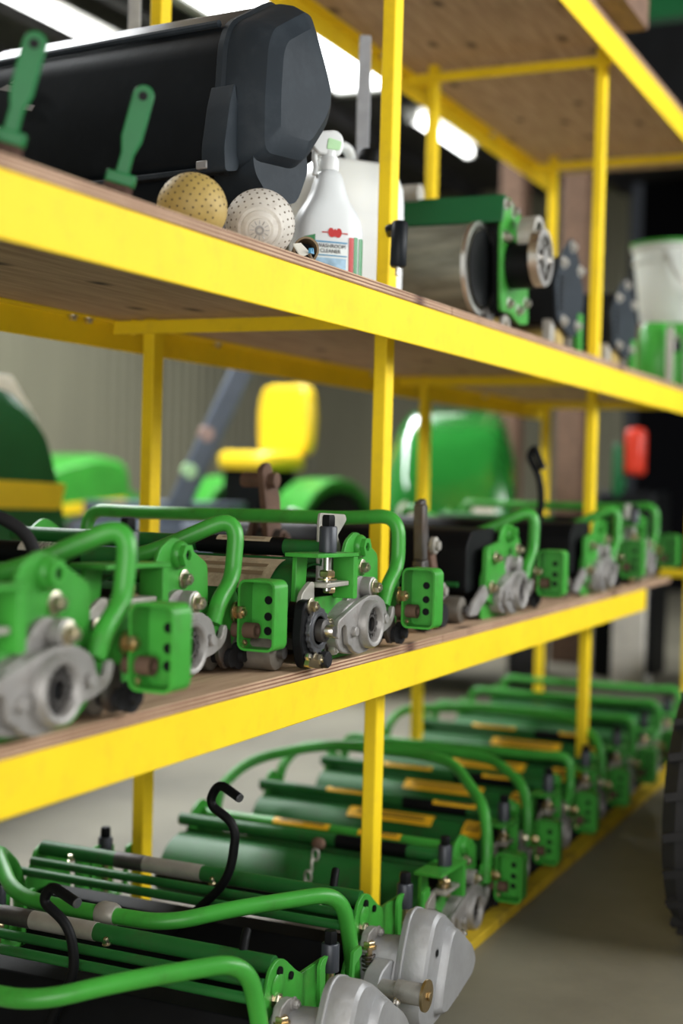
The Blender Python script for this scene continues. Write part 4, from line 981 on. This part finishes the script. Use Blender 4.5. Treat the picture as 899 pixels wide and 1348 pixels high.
def mower(label, loc, rz, seat=True, hood=True):
    """ride-on mower: x forward; hood, fenders, seat"""
    t = thing('ride_on_mower', label, 'mower', loc, rz, 'ride-on mowers behind the rack')
    MB().box((-.9, -.28, .32), (1.0, .28, .48)).build('chassis', 'blue_grey', t, bevel=.02)
    for (x, y, r, w) in ((.75, .42, .26, .18), (.75, -.42, .26, .18), (-.6, .46, .36, .26), (-.6, -.46, .36, .26)): wheel(t, (x, y, r), r, w)
    if seat:
        MB().loft([[(x, y, z) for x, y, z in sup(a, b, 0, 32, 4)] for a, b, z in ()] or [sup(.24, .24, .86, 32, 4, -.45), sup(.25, .25, .88, 32, 4, -.45), sup(.25, .25, .95, 32, 4, -.45), sup(.22, .22, .98, 32, 4, -.45)]).build('seat', 'seat_yellow', t, angle=50)
        MB().loft([[(-.66-.10*k, a, .96+b) for a, b in round_poly([(-.23, 0), (.23, 0), (.25, .3), (.21, .50), (-.21, .50), (-.25, .3)], .1, 5)] for k in (0, 1.1)]).build('seat_back', 'seat_yellow', t, bevel=.03, seg=3)
        MB().box((-.62, -.18, .48), (-.25, .18, .86)).build('seat_base', 'black', t, bevel=.02)
    hoodp = round_poly([(.05, .5), (.05, .98), (.35, 1.02), (.8, .93), (1.02, .78), (1.05, .5)], .12, 5)
    if hood: MB().loft([[(.55+(x-.55)*k, y, .5+(z-.5)*k) for x, z in hoodp] for y, k in ((-.30, .92), (-.27, .98), (-.2, 1.0), (.2, 1.0), (.27, .98), (.30, .92))]).build('hood', 'green', t, angle=40)
    else: MB().loft([sup(.5, .34, z, 32, 5, .45) for z in (.46, .48, .60, .63)]).build('foot_deck', 'blue_grey', t, angle=40)
    for s in (-1, 1):
        if hood: MB().prism(round_poly([(.12, .70), (.95, .66), (.97, .71), (.12, .77)], .015, 3), s*.296, s*.305).build('hood_stripe', 'seat_yellow', t)
        fp = []
        for k in range(9):
            g = math.radians(15+k*19); fp.append((-.6+.45*math.cos(g), .36+.45*math.sin(g)))
        fp += [(x+.0, z-.05) for x, z in reversed([(-.6+.42*math.cos(math.radians(15+k*19)), .38+.40*math.sin(math.radians(15+k*19))) for k in range(9)])]
        MB().prism(fp, s*.30, s*.60).build('fender', 'green', t, bevel=.01)
    if hood:
        MB().box((1.02, -.2, .52), (1.07, .2, .74)).build('grille', 'black', t, bevel=.01)
        for s in (-1, 1): MB().lathe([(.06, 0), (.05, .02)], (1.0, s*.19, .82), (1, 0, .15), 18).build('headlight', 'white_paint', t)
    return t
# big hood at the far left, side on
t = thing('tractor', 'green machine hood with yellow stripe behind the rack at far left', 'tractor', (4.78, 2.80, -.06))
hp = round_poly([(-1.6, .55), (-1.6, 1.60), (-.10, 1.62), (.10, 1.50), (.22, 1.20), (.32, .75), (.32, .55)], .09, 5)
MB().loft([[(x, y, .8+(z-.8)*k) for x, z in hp] for y, k in ((-.42, .93), (-.38, 1.0), (.38, 1.0), (.42, .93))]).build('hood', 'green_deep', t, angle=35)
MB().prism(round_poly([(-1.5, 1.17), (.20, 1.13), (.24, 1.24), (-1.5, 1.29)], .02, 3), -.428, -.42).build('stripe', 'seat_yellow', t)
MB().prism(round_poly([(-1.55, 1.60), (-.08, 1.60), (.08, 1.48), (.13, 1.50), (-.05, 1.68), (-1.55, 1.68)], .02, 3), -.36, .36).build('top_trim', 'white_paint', t, bevel=.01)
MB().box((-1.5, -.3, .4), (.2, .3, .6)).build('chassis', 'black', t, bevel=.02)
wheel(t, (-.05, -.48, .38), .38, .24); wheel(t, (-.05, .48, .38), .38, .24); wheel(t, (-1.5, -.5, .5), .5, .3); wheel(t, (-1.5, .5, .5), .5, .3)
mower('green ride-on mower with yellow high-backed seat behind the rack', (8.30, 3.52, .42), math.radians(166), hood=False)
mower('small green mower with yellow fender trim behind the left post', (9.6, 5.35, .0), math.radians(175), seat=False).scale = (1.35, 1.35, 1.35)
t = thing('trailer', 'low dark trailer under the mower with the yellow seat', 'trailer', (8.30, 3.52, 0), math.radians(166))
MB().box((-1.15, -.68, .36), (1.25, .68, .42)).build('deck', 'blue_grey', t, bevel=.01)
for sy in (-1, 1):
    MB().lathe([(.16, -.06), (.19, -.05), (.19, .05), (.16, .06)], (-.3, sy*.6, .19), (0, 1, 0), 26).build('wheel', 'tread', t)
MB().box((-.34, -.6, .16), (-.26, .6, .36)).build('axle', 'iron', t)
for x in (-1.0, 1.1): MB().box((x-.04, -.05, 0), (x+.04, .05, .36)).build('prop', 'iron', t)
# loader boom leaning beside the yellow seat
t = thing('boom_arm', 'blue grey leaning boom arm left of the yellow seat', 'boom', (6.6, 2.62, 0))
m = MB(); m.bar((-.1, .25, .75), (.2, -.25, 2.1), .12, .12); m.build('arm', 'blue_grey', t, bevel=.02)
m = MB(); m.bar((-.1, .25, .0), (-.1, .25, .8), .14, .14); m.build('mast', 'blue_grey', t, bevel=.02)
MB().loft([sup(.35, .42, z, 32, 5, .15, .1) for z in (0, .05, .85, .95)]).build('base', 'blue_grey', t, angle=40)
for z, mt in ((.85, 'white_paint'), (1.25, 'spray_green'), (1.45, 'reflector_pink')):
    k = (z-.75)/1.35; MB().lathe([(.05, 0), (.04, .02)], (-.1+.3*k-.05, .25-.5*k, z), (-1, -.4, 0), 14).build('reflector', mt, t)
# big green machine with bright cowl
t = thing('green_machine', 'blurred green machine with shiny rounded cowl behind the second post', 'machine', (8.1, 1.75, 0), math.radians(18))
MB().loft([[(x, y, z) for y, z in round_poly([(-.36*k, .9), (-.38*k, 1.35), (-.28*k, 1.60+.06*k), (.28*k, 1.60+.06*k), (.38*k, 1.35), (.36*k, .9)], .12, 5)] for x, k in ()] or [[(x, y, z) for y, z in round_poly([(-.36*k, .9), (-.38*k, .9+.45*h), (-.28*k, .9+.76*h), (.28*k, .9+.76*h), (.38*k, .9+.45*h), (.36*k, .9)], .10*h, 5)] for x, k, h in ((-.95, .70, .30), (-.90, .85, .48), (-.72, .96, .74), (-.45, 1.0, .92), (-.1, 1.0, 1.0), (.8, 1.0, 1.0))]).build('cowl', 'green_gloss', t, angle=40)
MB().loft([sup(.6, .36, .35, 32, 5), sup(.62, .38, .4, 32, 5), sup(.62, .38, .92, 32, 5)]).build('lower_body', 'green_deep', t, angle=40)
MB().box((-.66, -.28, .55), (-.61, .28, .86)).build('grille', 'black', t, bevel=.01)
for y in (-.22, .22): MB().lathe([(.07, 0), (.06, .03)], (-.93, y*.9, 1.06), (-1, 0, .3), 20).build('headlight', 'white_paint', t)
for y in (-.46, .46): wheel(t, (-.35, y, .36), .36, .22); wheel(t, (.5, y, .36), .36, .22)
# red-and-green sign-like machine end
t = thing('red_machine', 'blurred red and green machine end beside the dark doorway', 'machine', (9.0, .86, 0))
MB().box((-.06, -.06, 1.30), (.06, .06, 1.60)).build('red_panel', 'red_paint', t, bevel=.03)
MB().box((-.06, .065, 1.15), (.06, .14, 1.5)).build('green_panel', 'green_deep', t, bevel=.03)
MB().box((-.05, -.14, 0), (.45, .24, 1.2)).build('body', 'black', t, bevel=.03)
t = thing('upright_panel', 'pale upright panel standing on the floor beyond the rack end', 'panel', (8.66, .80, 0))
MB().box((-.03, -.11, 0), (.03, .09, .62)).build('board', 'white_paint', t, bevel=.006)
MB().box((-.05, -.1, 0), (.25, -.08, .05)).build('foot', 'white_paint', t); MB().box((-.05, .06, 0), (.25, .08, .05)).build('foot', 'white_paint', t)
t = thing('dark_cart', 'dark green cart beyond the end of the rack', 'cart', (8.3, -.15, 0))
MB().loft([sup(.5, .42, z, 32, 5) for z in (.22, .24)]+[sup(.56, .48, z, 32, 5) for z in (.38, .40)]).build('tub', 'dark_green', t, angle=40)
MB().tube([(-.5, -.4, .38), (-.62, -.4, .50), (-.62, .4, .50), (-.5, .4, .38)], .02, 10).build('push_bar', 'dark_green', t)
for x in (-.35, .35):
    for y in (-.4, .4): MB().lathe([(.15, -.04), (.16, -.03), (.16, .03), (.15, .04)], (x, y, .16), (0, 1, 0), 24).build('wheel', 'tread', t)
for x in (-.35, .35):
    MB().cyl((x, -.4, .16), (x, .4, .16), .02, n=10).build('axle', 'iron', t); MB().box((x-.03, -.3, .16), (x+.03, .3, .23)).build('axle_mount', 'iron', t)
# wooden uprights at the end of the hall
for i, (x, y, lb_) in enumerate(((9.6, 1.45, 'brown wooden upright near the dark doorway'), (10.2, 2.1, 'brown wooden upright farther from the dark doorway'))):
    t = thing('timber_post', lb_, 'post', (x, y, 0), 0, 'wooden uprights at the end of the hall')
    MB().box((-.09, -.09, 0), (.09, .09, 4.7)).build('upright', 'timber', t, bevel=.01)
    MB().bar((0, -.0, 3.7), (0, .7, 4.65), .1, .1).build('brace', 'timber', t, bevel=.01)
# vehicle wheel at the right edge in the aisle
t = thing('utility_cart', 'black tyred dark cart standing in the aisle at the right edge', 'cart', (4.02, -.61, 0))
wheel(t, (0, 0, .36), .36, .27)
MB().box((.1, -.9, .30), (1.8, -.12, .62)).build('body', 'dark_green', t, bevel=.03)
MB().prism(round_poly([(-.2, .74), (.5, .74), (.62, .5), (1.8, .5), (1.8, .9), (-.1, .9)], .05, 4), -.9, -.16).build('fender', 'black', t, bevel=.01)
MB().cyl((0, -.8, .36), (0, -.1, .36), .03, n=12).build('axle', 'iron', t)
wheel(t, (0, -.86, .36), .36, .24); wheel(t, (1.5, 0, .36), .36, .24); wheel(t, (1.5, -.86, .36), .36, .24)
